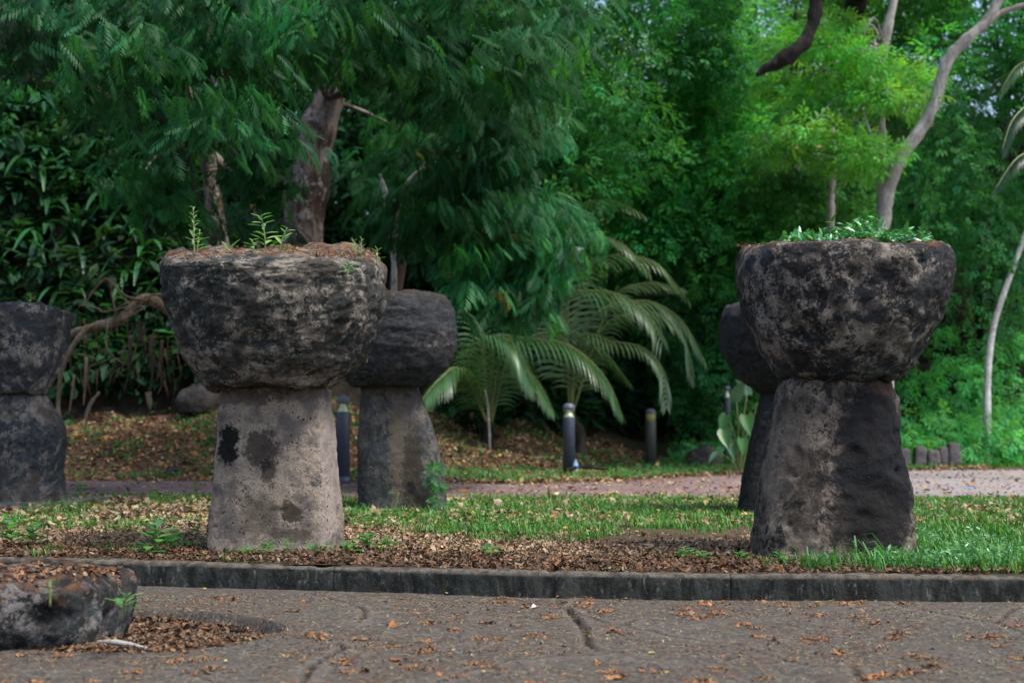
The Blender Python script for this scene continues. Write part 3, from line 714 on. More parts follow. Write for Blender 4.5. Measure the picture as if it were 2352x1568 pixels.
# T4 dense small leaved trees, centre right
def mass_tree(label, poly, Y, n, rad, per, leaf, base, stem, sr, mat=B_DARK, kind='sprig', name='leafy_tree', cat='tree', group=None, lim=12):
    c = in_px_poly(poly, Y, n); yb = stem[0][2] if len(stem[0]) > 2 else (Y[0] + Y[1]) / 2
    ps = [at(p[0], p[1], yb) for p in stem]; z = gz(ps[0].x, ps[0].y)
    ps = [Vector((ps[0].x, ps[0].y, min(z, ps[0].z) - .1))] + ps
    return tree(name, label, cat, [(ps, [sr] + list(np.linspace(sr, sr * .45, len(ps) - 1)))], mat, broad_crown(c, rad, per, leaf, base, kind), limbs=[(ps[len(ps) // 2], some(c, lim), sr * .35)], group=group)
mass_tree('dark stemmed tree with small leaves behind the drooping feathery tree', [(1200, 80), (1330, -300), (1560, -300), (1500, 150), (1480, 420), (1400, 520), (1260, 420)], (25, 30), 50, (.5, .95), 115, .28, (.04, .21, .05),
     [(1400, 860, 32), (1410, 500), (1450, 330), (1440, 200), (1480, 0)], .08)
mass_tree('tall rounded bush tree with bright small leaves right of the palm fronds', [(1440, 260), (1560, 180), (1680, 200), (1750, 330), (1790, 500), (1780, 660), (1660, 700), (1580, 640), (1460, 560), (1380, 450)], (28.5, 31), 84, (.45, .85), 120, .27, (.06, .29, .075),
     [(1640, 900, 30), (1630, 700), (1650, 500), (1600, 380)], .10)
mass_tree('leafy tree rising to the top edge left of the dark hanging limb', [(1500, -260), (1740, -260), (1740, 120), (1690, 240), (1560, 230), (1500, 100)], (27, 31), 40, (.45, .85), 110, .27, (.045, .20, .065),
     [(1660, 800, 30), (1650, 500), (1640, 250), (1640, 0), (1630, -200)], .16)
mass_tree('low dark bush filling the gap under the bright rounded tree', [(1500, 540), (1640, 560), (1700, 680), (1700, 860), (1600, 900), (1560, 820), (1560, 700), (1440, 640)], (30.5, 32), 40, (.4, .75), 110, .24, (.035, .19, .05),
     [(1610, 960, 31), (1600, 850), (1590, 700)], .07)
# T5 layered yellow green tree with pink flowers
lay = []
for (x0, y0, x1, y1, n, yy) in ((1800, 120, 1960, 60, 5, 25), (1900, 90, 2130, 200, 9, 24.5), (1860, 220, 2090, 150, 6, 25.5), (1960, 190, 2110, 260, 6, 24), (1800, 250, 1950, 200, 5, 25), (1760, 330, 1870, 300, 5, 25.5), (1830, 300, 2050, 350, 8, 24), (1900, 370, 1990, 390, 3, 24.3), (1760, 200, 1830, 240, 3, 26)):
    for k in range(n):
        tt = (k + .5) / n; lay.append(at(x0 + (x1 - x0) * tt + rand(-22, 22), y0 + (y1 - y0) * tt + rand(-24, 24), yy + rand(-.7, .7)))
p5 = [at(a, b, 25.6) for a, b in ((2030, 560), (2028, 380), (2018, 230), (2030, 110), (2058, -30), (2070, -160))]
me5 = broad_crown(lay, (.26, .5), 66, .24, G_LIME, 'sprig', .42, .22, .15)
t5 = tree('flowering_tree', 'layered lime green tree with small pink flowers and thin upright stem', 'tree', [([Vector((p5[0].x, 25.6, gz(p5[0].x, 25.6) - .1))] + p5, [.13, .12, .115, .1, .09, .08, .06])], B_PALE, me5, limbs=[(p5[3], some(lay, 12), .03), (p5[2], some(lay, 14), .03)])
fl = some(lay, 26); n = 110; pc = np.array([fl[i % len(fl)] for i in range(n)]) + rng.normal(0, .25, (n, 3)) - np.array([0, .25, .1]) - np.array(t5.location)
link('blossoms', scatter('blossoms', OV, OF, pc, frames(rnd_dirs(n), rnd_dirs(n)), rand(.05, .11, n), cols(n, (.62, .36, .50), .15, .05)), t5, M_LEAF)['kind'] = 'stuff'
# T6 leaning pale trunk at right, forked near the top
p6 = [at(a, b, 23.5) for a, b in ((2022, 620), (2030, 500), (2042, 430), (2070, 360), (2120, 290), (2148, 230), (2172, 150), (2205, 105), (2260, 55), (2290, 10), (2320, -60), (2360, -200))]
f6 = [at(a, b, 23.5) for a, b in ((2265, 52), (2300, 30), (2352, 12), (2440, -20), (2560, -90))]
c6 = in_px_poly([(2150, -330), (2800, -330), (2800, -60), (2400, -60), (2250, -90)], (21, 26), 12)
tree('leaning_tree', 'pale smooth trunk leaning to the upper right and forking near the top edge', 'tree',
     [([Vector((p6[0].x, 23.5, gz(p6[0].x, 23.5) - .1))] + p6, [.15, .13, .12, .115, .11, .105, .10, .10, .10, .085, .08, .07, .05]), (f6, [.065, .05, .045, .04, .03])], B_PALE,
     broad_crown(c6, (.7, 1.1), 120, .2, G_MID), limbs=[(p6[-1], some(c6, 8), .04)], nf=5, rough=.22)
# T7 thin trunk and vine draped companions on the slope
mass_tree('slim grey stem tree in shade left of the leaning pale trunk', [(1750, 330), (1900, 300), (1990, 420), (1940, 520), (1800, 520), (1740, 430)], (27, 30), 24, (.4, .8), 110, .26, (.045, .17, .045),
     [(1908, 560, 26.5), (1910, 440), (1914, 360), (1906, 220), (1895, 60)], .075, B_PALE)
mass_tree('dim slender tree standing far behind the lime green tree', [(1720, 40), (1900, -300), (2200, -300), (2180, 60), (1900, 120), (1780, 300)], (30, 34), 46, (.6, 1.1), 100, .30, (.07, .23, .045),
     [(1822, 560, 31), (1824, 380), (1816, 200), (1830, 0)], .08, B_BROWN)
# T9 dark trunks at right edge
mass_tree('dark forked trunk rising at the right edge among creepers', [(2120, 60), (2200, -250), (2700, -250), (2700, 300), (2420, 260), (2300, 200), (2200, 240)], (27.5, 32), 60, (.5, 1.0), 100, .28, (.04, .21, .05),
     [(2255, 600, 31.5), (2285, 380), (2312, 220), (2345, 110), (2380, -20)], .15, B_DARK)
# T10 heavy dark limb hanging in from the top
p10 = [at(a, b, 22.5) for a, b in ((1738, 172), (1765, 155), (1812, 128), (1850, 92), (1868, 50), (1880, -10), (1930, -120), (2040, -260))]
c10 = in_px_poly([(1620, -420), (2200, -420), (2150, -120), (1800, -60), (1640, -120)], (21, 26), 14)
yb = 24.0; pb = [at(2160, 700, yb), at(2150, 400, yb), at(2120, 100, yb), at(2090, -100, 23.5), at(2040, -260, 22.5)]
t10 = tree('dark_limbed_tree', 'heavy blackish broken limb slanting down from the top right of centre', 'tree', [(p10, [.04, .10, .13, .12, .11, .11, .12, .14])], B_DARK,
     feather_crown(c10, (.7, 1.1), 50, .36, G_MID), limbs=[(p10[5], some(c10, 8), .05)], rough=.5)
# rooted behind the creeper wall further back
mb = MB(); q0 = Vector(t10.location); base = Vector((7.0, 31.0, gz(7.0, 31.0) - .2)); mb.tube([np.array(base - q0), np.array(Vector((6.6, 30.0, 6.5)) - q0), np.array(p10[-1] - q0)], [.3, .22, .16], 12, 8, .3, 3); mb.build('trunk', B_DARK, t10)

# distant woodland on the hill behind everything
def woods(name, label, polys, lab_kind, base, leaf=.34):
    cs = []
    for poly, Y, n in polys: cs += in_px_poly(poly, Y, n)
    me = broad_crown(cs, (1.2, 2.3), 82, leaf * 1.6, base, 'sprig', .85, .35); o = link(name, me, None, M_LEAF); tag(o, label, 'woods', kind='stuff'); return o
woods('distant_woods', 'shaded woodland filling the hillside behind the trees', [
    ([(-900, -700), (1250, -700), (1250, 500), (1000, 800), (-900, 800)], (30, 37), 215), ([(650, 150), (1150, 150), (1150, 520), (650, 520)], (28, 31), 26), ([(-500, -400), (1000, -400), (1000, 480), (-500, 480)], (29, 33), 80), ([(-300, -100), (450, -100), (450, 420), (-300, 420)], (29, 32), 45),
    ([(2000, -200), (2600, -200), (2600, 300), (2000, 200)], (33, 36), 22), ([(1700, 250), (2100, 350), (2900, -700), (3300, -700), (3300, 700), (1700, 700)], (33, 39), 80)], 0, (.024, .10, .034))
woods('sunlit_woods', 'thinner woodland painted sunlit light green on the crest at top centre', [
    ([(1150, -500), (2200, -500), (2150, 200), (1750, 420), (1200, 520)], (40, 52), 110), ([(1150, 200), (1950, 200), (1950, 560), (1150, 560)], (38, 44), 50)], 0, (.13, .31, .06))  # lighter leaf colour stands in for sunlight on these woods

# ================================================================ CREEPER COVERED SLOPE (right)
def mounds(name, label, spec, base, leaf, cat='creeper', per=1.0, kind='stuff'):
    P = []; Dv = []; Nv = []; C = []
    for c, r, fl in spec:
        n = int(270 * (r / .8) ** 2 * fl ** .5 * per); d = rnd_dirs(n); d = d[(d[:, 1] < .45)]; n = len(d)
        rr = r * (1 + .28 * fbm(d * 2.6 + np.array(c), 5, 3)[:, None]) * (.93 + .09 * rng.random((n, 1)))
        P.append(np.array(c) + d * rr * np.array([1, .8, fl]))
        Dv.append(norm(np.array([0, -.1, -.75]) + d * .5 + rng.normal(0, .45, (n, 3)))); Nv.append(norm(d + np.array([0, 0, .35]) + rng.normal(0, .3, (n, 3))))
        C.append(cols(n, np.array(base) * math.exp(rng.normal(0, .16)), .24))
    P, Dv, Nv, C = map(np.concatenate, (P, Dv, Nv, C)); n = len(P)
    o = link(name, scatter(name, SV, SF, P, frames(Dv, Nv), leaf * np.exp(rng.normal(0, .22, n)), C), None, M_LEAF)
    return tag(o, label, cat, kind=kind)
sp = []
for _ in range(150):
    x = rand(6.2, 14.5); y = rand(float(bank_start(np.array(x))) + .5, 36); z = gz(x, y); r = rand(.35, .8)
    sp.append(((x, y, z + r * .25), r, rand(.8, 1.3)))
for _ in range(70):
    x = rand(6.6, 13.0); y = float(bank_start(np.array(x))) + rand(.35, 2.2); r = rand(.28, .55); sp.append(((x, y, gz(x, y) + r * .25), r, rand(.8, 1.1)))
for _ in range(46):
    x = rand(4.0, 7.4); y = rand(float(bank_start(np.array(x))) + 2.6, 33); r = rand(.35, .7); sp.append(((x, y, gz(x, y) + r * .3), r, rand(.8, 1.4)))
mounds('creeper_cover', 'bright green creeper smothering the slope behind the blackened stone', sp, (.085, .34, .10), .25)
sp = []
for (px, py, Y, n) in ((2230, 420, 28.5, 6), (2130, 470, 29, 5), (2290, 560, 28.5, 6), (2060, 520, 30, 4), (2200, 250, 29.5, 6), (2250, 120, 30, 5), (2340, 450, 29, 5), (1980, 480, 30.5, 4), (1960, 300, 31, 4), (2120, 300, 31, 4)):
    for k in range(n):
        q = at(px + rand(-55, 55), py + rand(-60, 130), Y + rand(-.5, .8)); sp.append((tuple(q), rand(.3, .62), rand(1.3, 2.4)))
mounds('hanging_creeper', 'curtains of darker creeper draped over the trees at right', sp, (.05, .215, .07), .24)
sp = []
for _ in range(26):
    px = rand(1560, 1740); q = at(px, 0, rand(27.6, 30)); z = gz(q.x, q.y); r = rand(.22, .45); sp.append(((q.x, q.y, z + r * .4), r, rand(.7, 1.1)))
mounds('ground_creeper', 'low creeper tumbling down the bank left of the large leaved plant', sp, (.07, .27, .09), .21)
# ================================================================ PALMS
def frond(parent, pts, L_leaf=.62, col=(.075, .15, .06), n=46, rad=.022, sag=.75, name='frond', wid=.032, side_bias=None):
    """pts: world control points base -> tip; leaflets hang from both sides"""
    o0 = np.array(parent.location); P = catmull([np.array(p) - o0 for p in pts], 12)
    s_ = np.concatenate([[0], np.cumsum(np.linalg.norm(np.diff(P, axis=0), axis=1))]); T = norm(np.gradient(P, axis=0))
    mb = MB(); mb.tube([np.array(p) - o0 for p in pts], [rad, rad * .75, rad * .5, rad * .2], 6, 6)
    fr = mb.build(name, M_STALK, parent)
    V = []; F = []; C = []; c = 0
    for i in range(n):
        tt = .14 + .86 * i / (n - 1); q = np.array([np.interp(tt * s_[-1], s_, P[:, k]) for k in range(3)]); tv = norm(np.array([np.interp(tt * s_[-1], s_, T[:, k]) for k in range(3)]))
        side = norm(np.cross(tv, np.array([0, 0, 1.0])) + 1e-6)
        for sg in (-1, 1):
            L = L_leaf * (math.sin(math.pi * min(1, .16 + .78 * tt)) ** .6) * rand(.88, 1.08)
            d0 = norm(side * sg * .8 + tv * (.45 + .5 * tt) + np.array([0, 0, .12 - .15 * tt])); w_ = wid * rand(.8, 1.1)
            p = q.copy(); d = d0.copy(); ring = []
            sgm = 4
            for k in range(sgm + 1):
                f_ = k / sgm; wd = w_ * (.45 + 1.1 * f_ if f_ < .45 else 1.0 * (1 - f_) / .55 + .05)
                nrm_ = norm(np.cross(d, tv) + 1e-6); wv = norm(np.cross(d, nrm_)); ring.append((p - wv * wd / 2, p + wv * wd / 2))
                d = norm(d + np.array([0, 0, -sag * (.35 + .4 * f_)])); p = p + d * L / sgm
            for k in range(sgm + 1): V += [ring[k][0], ring[k][1]]
            for k in range(sgm): F.append((c + 2 * k, c + 2 * k + 1, c + 2 * k + 3, c + 2 * k + 2))
            cc = cols(1, col, .16, .08)[0]; C += [cc] * (2 * (sgm + 1)); c += 2 * (sgm + 1)
    o = link('leaflets', mesh_np('leaflets', np.array(V), np.array(F), np.array(C)), fr, M_PALM); o['kind'] = 'stuff'
    return fr
M_PALM = leaf_mat('palm_leaflet', .3, .32, .6)
M_STALK = simple('palm_stalk', (.16, .19, .06), .5)
DY = 6.0
def arc_px(pts): return [at(a, b, y + DY) for a, b, y in pts]
palm = empty('coconut_palm', (at(1120, 0, 26.4).x, 26.4, gz(at(1120, 0, 26.4).x, 26.4))); tag(palm, 'young stemless coconut palm with arching grey green fronds in the centre', 'palm')
DY = 4.0
b0 = (1125, 985, 22.4)
GP = (.085, .20, .07)
for pts, L in (([b0, (1075, 830, 22.2), (1120, 770, 21.9), (1185, 795, 21.6), (1225, 885, 21.4)], .62),
               ([b0, (1140, 790, 22.2), (1220, 778, 21.9), (1310, 795, 21.6), (1385, 860, 21.4), (1425, 940, 21.3)], .62),
               ([b0, (1060, 850, 22.0), (1010, 870, 21.6), (960, 930, 21.3)], .5),
               ([b0, (1095, 700, 22.6), (1082, 600, 22.9), (1120, 520, 23.2)], .5),
               ([b0, (1180, 800, 22.8), (1300, 760, 23.2), (1380, 800, 23.3), (1440, 870, 23.4)], .5),
               ([b0, (1110, 720, 22.6), (1160, 640, 22.9), (1260, 600, 23), (1330, 640, 23.2)], .5),
               ([b0, (1150, 830, 22.2), (1220, 860, 21.8), (1270, 940, 21.6)], .45)):
    frond(palm, arc_px(pts), L * 1.6, GP, n=38, rad=.026, wid=.042, sag=.58)
mb = MB(); o0 = np.array(palm.location); mb.tube([np.array((0, 0, -.1)), np.array((0, 0, .35)), np.array(arc_px([b0])[0]) - o0 + np.array([0, 0, .05])], [.12, .11, .07], 10, 5, .3, 4); mb.build('trunk', B_DARK, palm)
DY = 2.6
palm2 = empty('coconut_palm', (at(1330, 0, 27.1).x, 27.1, gz(at(1330, 0, 27.1).x, 27.1))); tag(palm2, 'second coconut palm whose fronds arch right behind the feathery foliage', 'palm')
b1 = (1310, 965, 24.5)
for pts, L in (([b1, (1300, 700, 24.3), (1370, 668, 24), (1440, 685, 23.8), (1495, 730, 23.6), (1520, 785, 23.4)], .78),
               ([b1, (1350, 740, 24.5), (1470, 690, 24.4), (1560, 730, 24.2), (1612, 812, 24.1)], .72),
               ([b1, (1290, 600, 24.8), (1360, 545, 24.8), (1430, 560, 24.7), (1485, 618, 24.6)], .62),
               ([b1, (1280, 560, 25), (1330, 475, 25), (1400, 460, 25), (1465, 485, 25)], .6),
               ([b1, (1330, 780, 24.2), (1410, 785, 23.8), (1480, 800, 23.5), (1520, 850, 23.3), (1530, 930, 23.2)], .42),
               ([b1, (1380, 760, 24.2), (1480, 715, 24.0), (1560, 755, 23.9), (1592, 860, 23.8)], .62), ([b1, (1310, 650, 24.8), (1390, 590, 24.9), (1500, 600, 24.9), (1575, 680, 24.8)], .6),
               ([b1, (1400, 700, 24.9), (1480, 650, 25), (1560, 660, 25.1)], .5)):
    frond(palm2, arc_px(pts), L * 1.4, (.13, .23, .10), n=38, rad=.026, wid=.042, sag=.58)
mb = MB(); o0 = np.array(palm2.location); mb.tube([np.array((0, 0, -.1)), np.array((0, 0, .4)), np.array(arc_px([b1])[0]) - o0 + np.array([0, 0, .05])], [.12, .11, .08], 10, 5, .3, 4); mb.build('trunk', B_BROWN, palm2)
DY = 0.0
# taller palms further back
palm3 = empty('coconut_palm', (at(900, 0, 24).x, 24, gz(at(900, 0, 24).x, 24))); tag(palm3, 'tall palm with blue grey fronds showing in the dark canopy left of centre top', 'palm')
b2 = at(1070, -40, 23)
for pts, L in (([(1070, -40, 23), (1090, 20, 20), (1110, 60, 19.2), (1130, 110, 18.8)], .55), ([(1070, -40, 23), (1110, 90, 20), (1160, 115, 19.0), (1200, 180, 18.6)], .5), ([(1070, -40, 23), (1150, 200, 21), (1200, 260, 20), (1240, 340, 19.5)], .5), ([(1070, -40, 23), (980, -60, 22), (930, 0, 21)], .6), ([(1070, -40, 23), (1160, -120, 22), (1260, -60, 21)], .6)):
    frond(palm3, arc_px(pts), L, (.10, .15, .13))
o0 = np.array(palm3.location); mb = MB(); mb.tube([np.array((0, 0, -.1)), np.array((.1, 0, 3)), np.array(b2) - o0], [.16, .13, .11], 10, 8, .12, 4); mb.build('trunk', B_BROWN, palm3)
palm4 = empty('coconut_palm', (at(2480, 0, 22).x, 22, gz(at(2480, 0, 22).x, 22))); tag(palm4, 'palm fronds entering from the right edge at mid height', 'palm')
for pts, L in (([(2480, 230, 22), (2400, 220, 21.6), (2330, 270, 21.2), (2300, 350, 21)], .5), ([(2480, 230, 22), (2420, 330, 21.5), (2340, 360, 21), (2282, 440, 20.8)], .5), ([(2480, 230, 22), (2560, 250, 22), (2620, 330, 22)], .5)):
    frond(palm4, arc_px(pts), L * .8, (.014, .045, .022), 60, wid=.014)
o0 = np.array(palm4.location); mb = MB(); mb.tube([np.array((0, 0, -.1)), np.array((-.05, 0, 2.5)), np.array(at(2480, 230, 22)) - o0], [.14, .12, .09], 10, 8, .12, 4); mb.build('trunk', B_PALE, palm4)
# slender white areca trunk at right
mounds('trunk_foot_creeper', 'clump of bright creeper around the foot of the slender white trunk', [((at(px_, 0, 27.9).x, yy_, zz_), rr_, .9) for px_, yy_, zz_, rr_ in ((2200, 27.9, .25, .3), (2245, 28.0, .35, .36), (2280, 27.9, .4, .36), (2265, 28.15, .85, .34), (2320, 28.0, .3, .34), (2150, 28.1, .35, .3), (2365, 28.0, .35, .34), (2225, 28.2, .75, .3), (2300, 28.2, .7, .3), (2085, 27.5, .38, .17), (2128, 27.5, .42, .2), (2172, 27.45, .36, .15), (2060, 27.6, .5, .25), (2215, 27.4, .2, .2))], (.085, .34, .10), .24)
p8 = [at(a, b, 28.3) for a, b in ((2267, 918), (2270, 840), (2280, 760), (2300, 690), (2325, 620), (2352, 545), (2400, 420), (2450, 200))]
t8 = empty('slender_palm', (p8[0].x, p8[0].y, p8[0].z)); tag(t8, 'slender curved white trunk leaning right over the green creeper', 'palm')
o0 = np.array(t8.location); mb = MB(); mb.tube([np.array((p8[0].x, p8[0].y, gz(p8[0].x, p8[0].y) - .1)) - o0] + [np.array(p) - o0 for p in p8], [.075, .075, .07, .065, .062, .06, .055, .05, .045], 10, 8, .12, 4); mb.build('trunk', B_WHITE, t8)
for az in range(7):
    a = az / 7 * 2 * math.pi; e = np.array(p8[-1]); dx = np.array([math.cos(a), math.sin(a), 0]); frond(t8, [e, e + dx * .6 + np.array([0, 0, .45]), e + dx * 1.3 + np.array([0, 0, .3]), e + dx * 1.8 - np.array([0, 0, .3])], .45, (.05, .13, .05), 24)

# ================================================================ UNDERSTORY PLANTS
def hit(px, py, y0=20.0, y1=44.0):
    ys = np.arange(y0, y1, .1); P = np.array([at(px, py, y) for y in ys]); h = terrain(P[:, 0], P[:, 1]); k = np.nonzero(h >= P[:, 2])[0]
    i = k[0] if len(k) else len(ys) - 1; return Vector((P[i, 0], P[i, 1], float(h[i])))
def blade_plant(seed, nb=16, L=.85, W=.075, col=(.02, .085, .03), up=.9, seg=6):
    r = np.random.default_rng(seed); V = []; F = []; C = []; c = 0
    for i in range(nb):
        a = r.uniform(0, 2 * math.pi); el = r.uniform(.25, 1.35); l = L * r.uniform(.7, 1.15); h0 = r.uniform(0, .5) * up
        d = np.array([math.cos(a) * math.cos(el), math.sin(a) * math.cos(el), math.sin(el)]); side = np.array([-math.sin(a), math.cos(a), 0]); p = np.array([0, 0, h0])
        cc = np.array(col) * math.exp(r.normal(0, .28))
        for k in range(seg + 1):
            f_ = k / seg; wd = W * (math.sin(math.pi * min(.97, .12 + .86 * f_)) ** .7); V += [p - side * wd / 2 + (0, 0, .012), p, p + side * wd / 2 + (0, 0, .012)]; C += [cc, cc * .8, cc]
            d = norm(d + np.array([0, 0, -.30])); p = p + d * l / seg
        for k in range(seg):
            q = c + 3 * k; F += [(q, q + 1, q + 4, q + 3), (q + 1, q + 2, q + 5, q + 4)]
        c += 3 * (seg + 1)
    return mesh_np('foliage', np.array(V), np.array(F), np.array(C))
BP = [blade_plant(s_, 26, 1.0, .095, c_) for s_, c_ in ((1, (.016, .07, .028)), (2, (.022, .09, .03)), (3, (.03, .12, .035)))]
def place_px(px, py, Y):            # ground plants: position on the terrain below a picture point
    q = at(px, py, Y); return q.x, q.y, gz(q.x, q.y)
spots = []; spx = []
for (px, py, Y, s_) in ((30, 470, 23.5, 1.1), (110, 520, 23, 1.1), (60, 600, 22.6, .9), (180, 580, 22.8, 1.0), (260, 520, 23.6, 1.2), (330, 590, 23.2, 1.0), (20, 680, 22.2, .7), (150, 660, 22.2, .8), (290, 660, 22.6, .8), (230, 420, 24.5, 1.1), (340, 450, 24.6, 1.2), (90, 380, 24.8, 1.1), (10, 330, 25.5, 1.2), (200, 330, 25.8, 1.1), (310, 360, 25.8, 1.1), (380, 520, 23.9, 1.0), (420, 610, 23.6, .9), (400, 660, 23.4, .8), (60, 730, 21.9, .55), (350, 700, 23, .7), (-80, 560, 23, 1.1), (-60, 440, 24, 1.1)):
    spots.append((hit(px, py + 20), s_ * 1.15)); spx.append((px, py))
LB = ['lowest and smallest', 'upright', 'tangled', 'wide spreading', 'half hidden', 'taller', 'shaded', 'glossy']
ORD = ['leftmost', 'second from left', 'third from left', 'fourth from left', 'fifth from left', 'sixth from left', 'seventh from left', 'eighth from left', 'ninth from left', 'tenth from left']
def row_labels(pts, cuts, what, rows):
    out = [''] * len(pts)
    for r in range(len(rows)):
        idx = sorted([i for i, (a, b) in enumerate(pts) if cuts[r] <= b < cuts[r + 1]], key=lambda i: pts[i][0])
        for k, i in enumerate(idx): out[i] = what + ', ' + ORD[k] + ' ' + rows[r]
    return out
SL = row_labels(spx, (0, 400, 500, 590, 670, 999), 'dark strap leaved shrub', ('in the topmost row under the feathery tree', 'high on the shaded bank', 'halfway up the shaded bank', 'in the row above the twisted branch', 'lowest down on the shaded bank'))
for i, (q, s_) in enumerate(spots):
    root = empty('strap_leaf_plant', (q.x, q.y, q.z - .05), rand(0, 6.28)); root.scale = (s_, s_, s_)
    tag(root, SL[i], 'shrub', 'dark strap leaved shrubs on the shaded bank')
    mb = MB(); mb.tube([(0, 0, -.1), (.03, 0, .2), (0, 0, .5)], [.05, .035, .03], 6, 4, .2, 1); mb.build('stem', B_DARK, root)
    link('foliage', BP[i % 3], root, M_GLOSS)
# rhapis like fans and low shrubs under the palms
FP = [blade_plant(s_, 34, .62, .05, (.03, .12, .04), .6) for s_ in (11, 12)]
fans = [(1470, 880, 23.5, 1.0), (1530, 860, 24, 1.0), (1500, 930, 23.2, .7), (1400, 965, 22.8, .6), (1560, 900, 24.5, .9), (1330, 920, 23.8, .8), (1250, 930, 23.8, .8), (1180, 930, 23.2, .7), (1050, 920, 22.8, .7), (1010, 900, 22.6, .6), (1100, 850, 23.8, .9), (1440, 950, 23.6, .8), (1560, 800, 25.2, 1.1), (1380, 870, 24.8, 1.0), (1280, 850, 24.8, 1.0)]
FL = row_labels([(a, b) for a, b, *_ in fans], (0, 875, 915, 999), 'fan leaved shrub under the palms', ('in the highest row', 'in the middle row', 'in the lowest row'))
for i, (px, py, Y, s_) in enumerate(fans):
    q = hit(px, py + 14, 23); z = q.z; s_ *= 1.25; root = empty('fan_leaf_plant', (q.x, q.y, z), rand(0, 6.28)); root.scale = (s_, s_, s_)
    tag(root, FL[i], 'shrub', 'fan leaved shrubs under the palm fronds')
    h = .1; mb = MB(); mb.tube([(0, 0, -h), (.04, 0, -h * .5), (0, 0, .2)], [.03, .025, .02], 5, 3); mb.build('stem', B_DARK, root)
    link('foliage', FP[i % 2], root, M_GLOSS)
# shadowy thicket behind palms and roots
def slope_pts(poly, n, y0=22.5, lift=.2):
    P = np.array(poly, float); lo, hi = P.min(0), P.max(0); out = []
    while len(out) < n:
        q = rng.uniform(lo, hi); 
        if in_poly(np.array([q[0]]), np.array([q[1]]), P)[0]: out.append(hit(q[0], q[1], y0) + Vector((0, rand(-.2, .5), lift + rand(0, .3))))
    return out
tc = slope_pts([(900, 640), (1350, 640), (1560, 700), (1680, 800), (1640, 960), (1400, 965), (1180, 960), (960, 950)], 95) + slope_pts([(1050, 930), (1700, 925), (1720, 985), (1500, 980), (1050, 975)], 44, 22.5, .05) + slope_pts([(-300, 300), (480, 350), (500, 700), (380, 740), (130, 760), (-300, 760)], 115) + in_px_poly([(-500, -100), (1000, -100), (1000, 420), (-500, 460)], (27.5, 31), 110) + slope_pts([(480, 300), (1000, 400), (1000, 640), (480, 640)], 60) + slope_pts([(120, 740), (500, 700), (520, 890), (130, 900)], 60, 22.5, .05)  # last group: dark leaf cover added as shade on the hollow wall
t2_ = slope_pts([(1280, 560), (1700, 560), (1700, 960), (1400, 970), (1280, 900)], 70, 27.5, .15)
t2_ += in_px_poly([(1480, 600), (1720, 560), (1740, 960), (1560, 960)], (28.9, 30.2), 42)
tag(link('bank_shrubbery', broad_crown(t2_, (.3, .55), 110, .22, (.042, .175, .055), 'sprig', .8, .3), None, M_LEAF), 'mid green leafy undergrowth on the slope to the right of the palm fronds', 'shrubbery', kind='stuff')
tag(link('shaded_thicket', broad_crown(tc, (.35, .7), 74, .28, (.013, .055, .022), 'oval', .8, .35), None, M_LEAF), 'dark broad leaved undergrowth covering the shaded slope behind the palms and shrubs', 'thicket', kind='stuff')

# large leaved plant beside the hidden stone
def heart_leaf(n=7):
    L = []; 
    for k in range(n + 1):
        f_ = k / n; wd = .44 * (math.sin(math.pi * (f_ * .93 + .07) ** .62)) if f_ < 1 else .0; L.append((f_, max(wd, .004)))
    V = []; F = []
    for f_, wd in L: V += [(-wd, f_ - .1 * (1 - f_), .10 * wd * 2 - .22 * f_ * f_), (-wd * .5, f_, .0 - .22 * f_ * f_), (0, f_, -.05 - .22 * f_ * f_), (wd * .5, f_, -.22 * f_ * f_), (wd, f_ - .1 * (1 - f_), .10 * wd * 2 - .22 * f_ * f_)]
    for k in range(n):
        for j in range(4): q = 5 * k + j; F.append((q, q + 1, q + 6, q + 5))
    return np.array(V), np.array(F)
HV, HF = heart_leaf()
def leaf_mesh(V, F, col, name='leaf', sc=1.0): return mesh_np(name, V * sc, F, np.tile(col, (len(V), 1)), True)
def taro(loc, leaves, label, cat='plant', name='large_leaved_plant'):
    root = empty(name, loc); tag(root, label, cat)
    mb = MB()
    for (dx, dz, dy, L, az, el, col) in leaves:
        me = leaf_mesh(HV * np.array([.72, 1, 1.3]), HF, col, 'leaf', L * .55); o = link('leaf', me, root, M_GLOSS)
        o.location = (dx, dy, dz); o.rotation_euler = (el, rand(-.3, .3), az)
        mb.tube([(0, 0, -.05), (dx * .4, dy * .4, dz * .6), (dx, dy, dz)], [.02, .016, .012], 6, 4)
    mb.build('stem', M_STALK, root); return root
q = at(1690, 0, 24.6); zz = gz(q.x, q.y)
LG = (.07, .22, .045); LB2 = (.075, .18, .085)
taro((q.x, q.y, zz), [(-.05, 1.25, 0, .8, R(200), R(70), LB2), (.1, 1.0, -.1, .75, R(170), R(-60), LG), (-.28, .75, -.1, .7, R(160), R(-50), LG), (.15, 1.35, .1, .7, R(30), R(60), LB2), (-.15, .5, -.2, .55, R(150), R(-55), LB2), (.28, .7, -.1, .6, R(210), R(-60), LG), (-.4, .35, -.2, .45, R(120), R(-30), LB2), (.0, .6, -.25, .55, R(185), R(-70), LG), (-.2, 1.0, .05, .7, R(140), R(-65), LG), (.3, 1.1, 0, .65, R(225), R(50), LG)],
     'large leaved bright green plant beside the hidden dark stone')

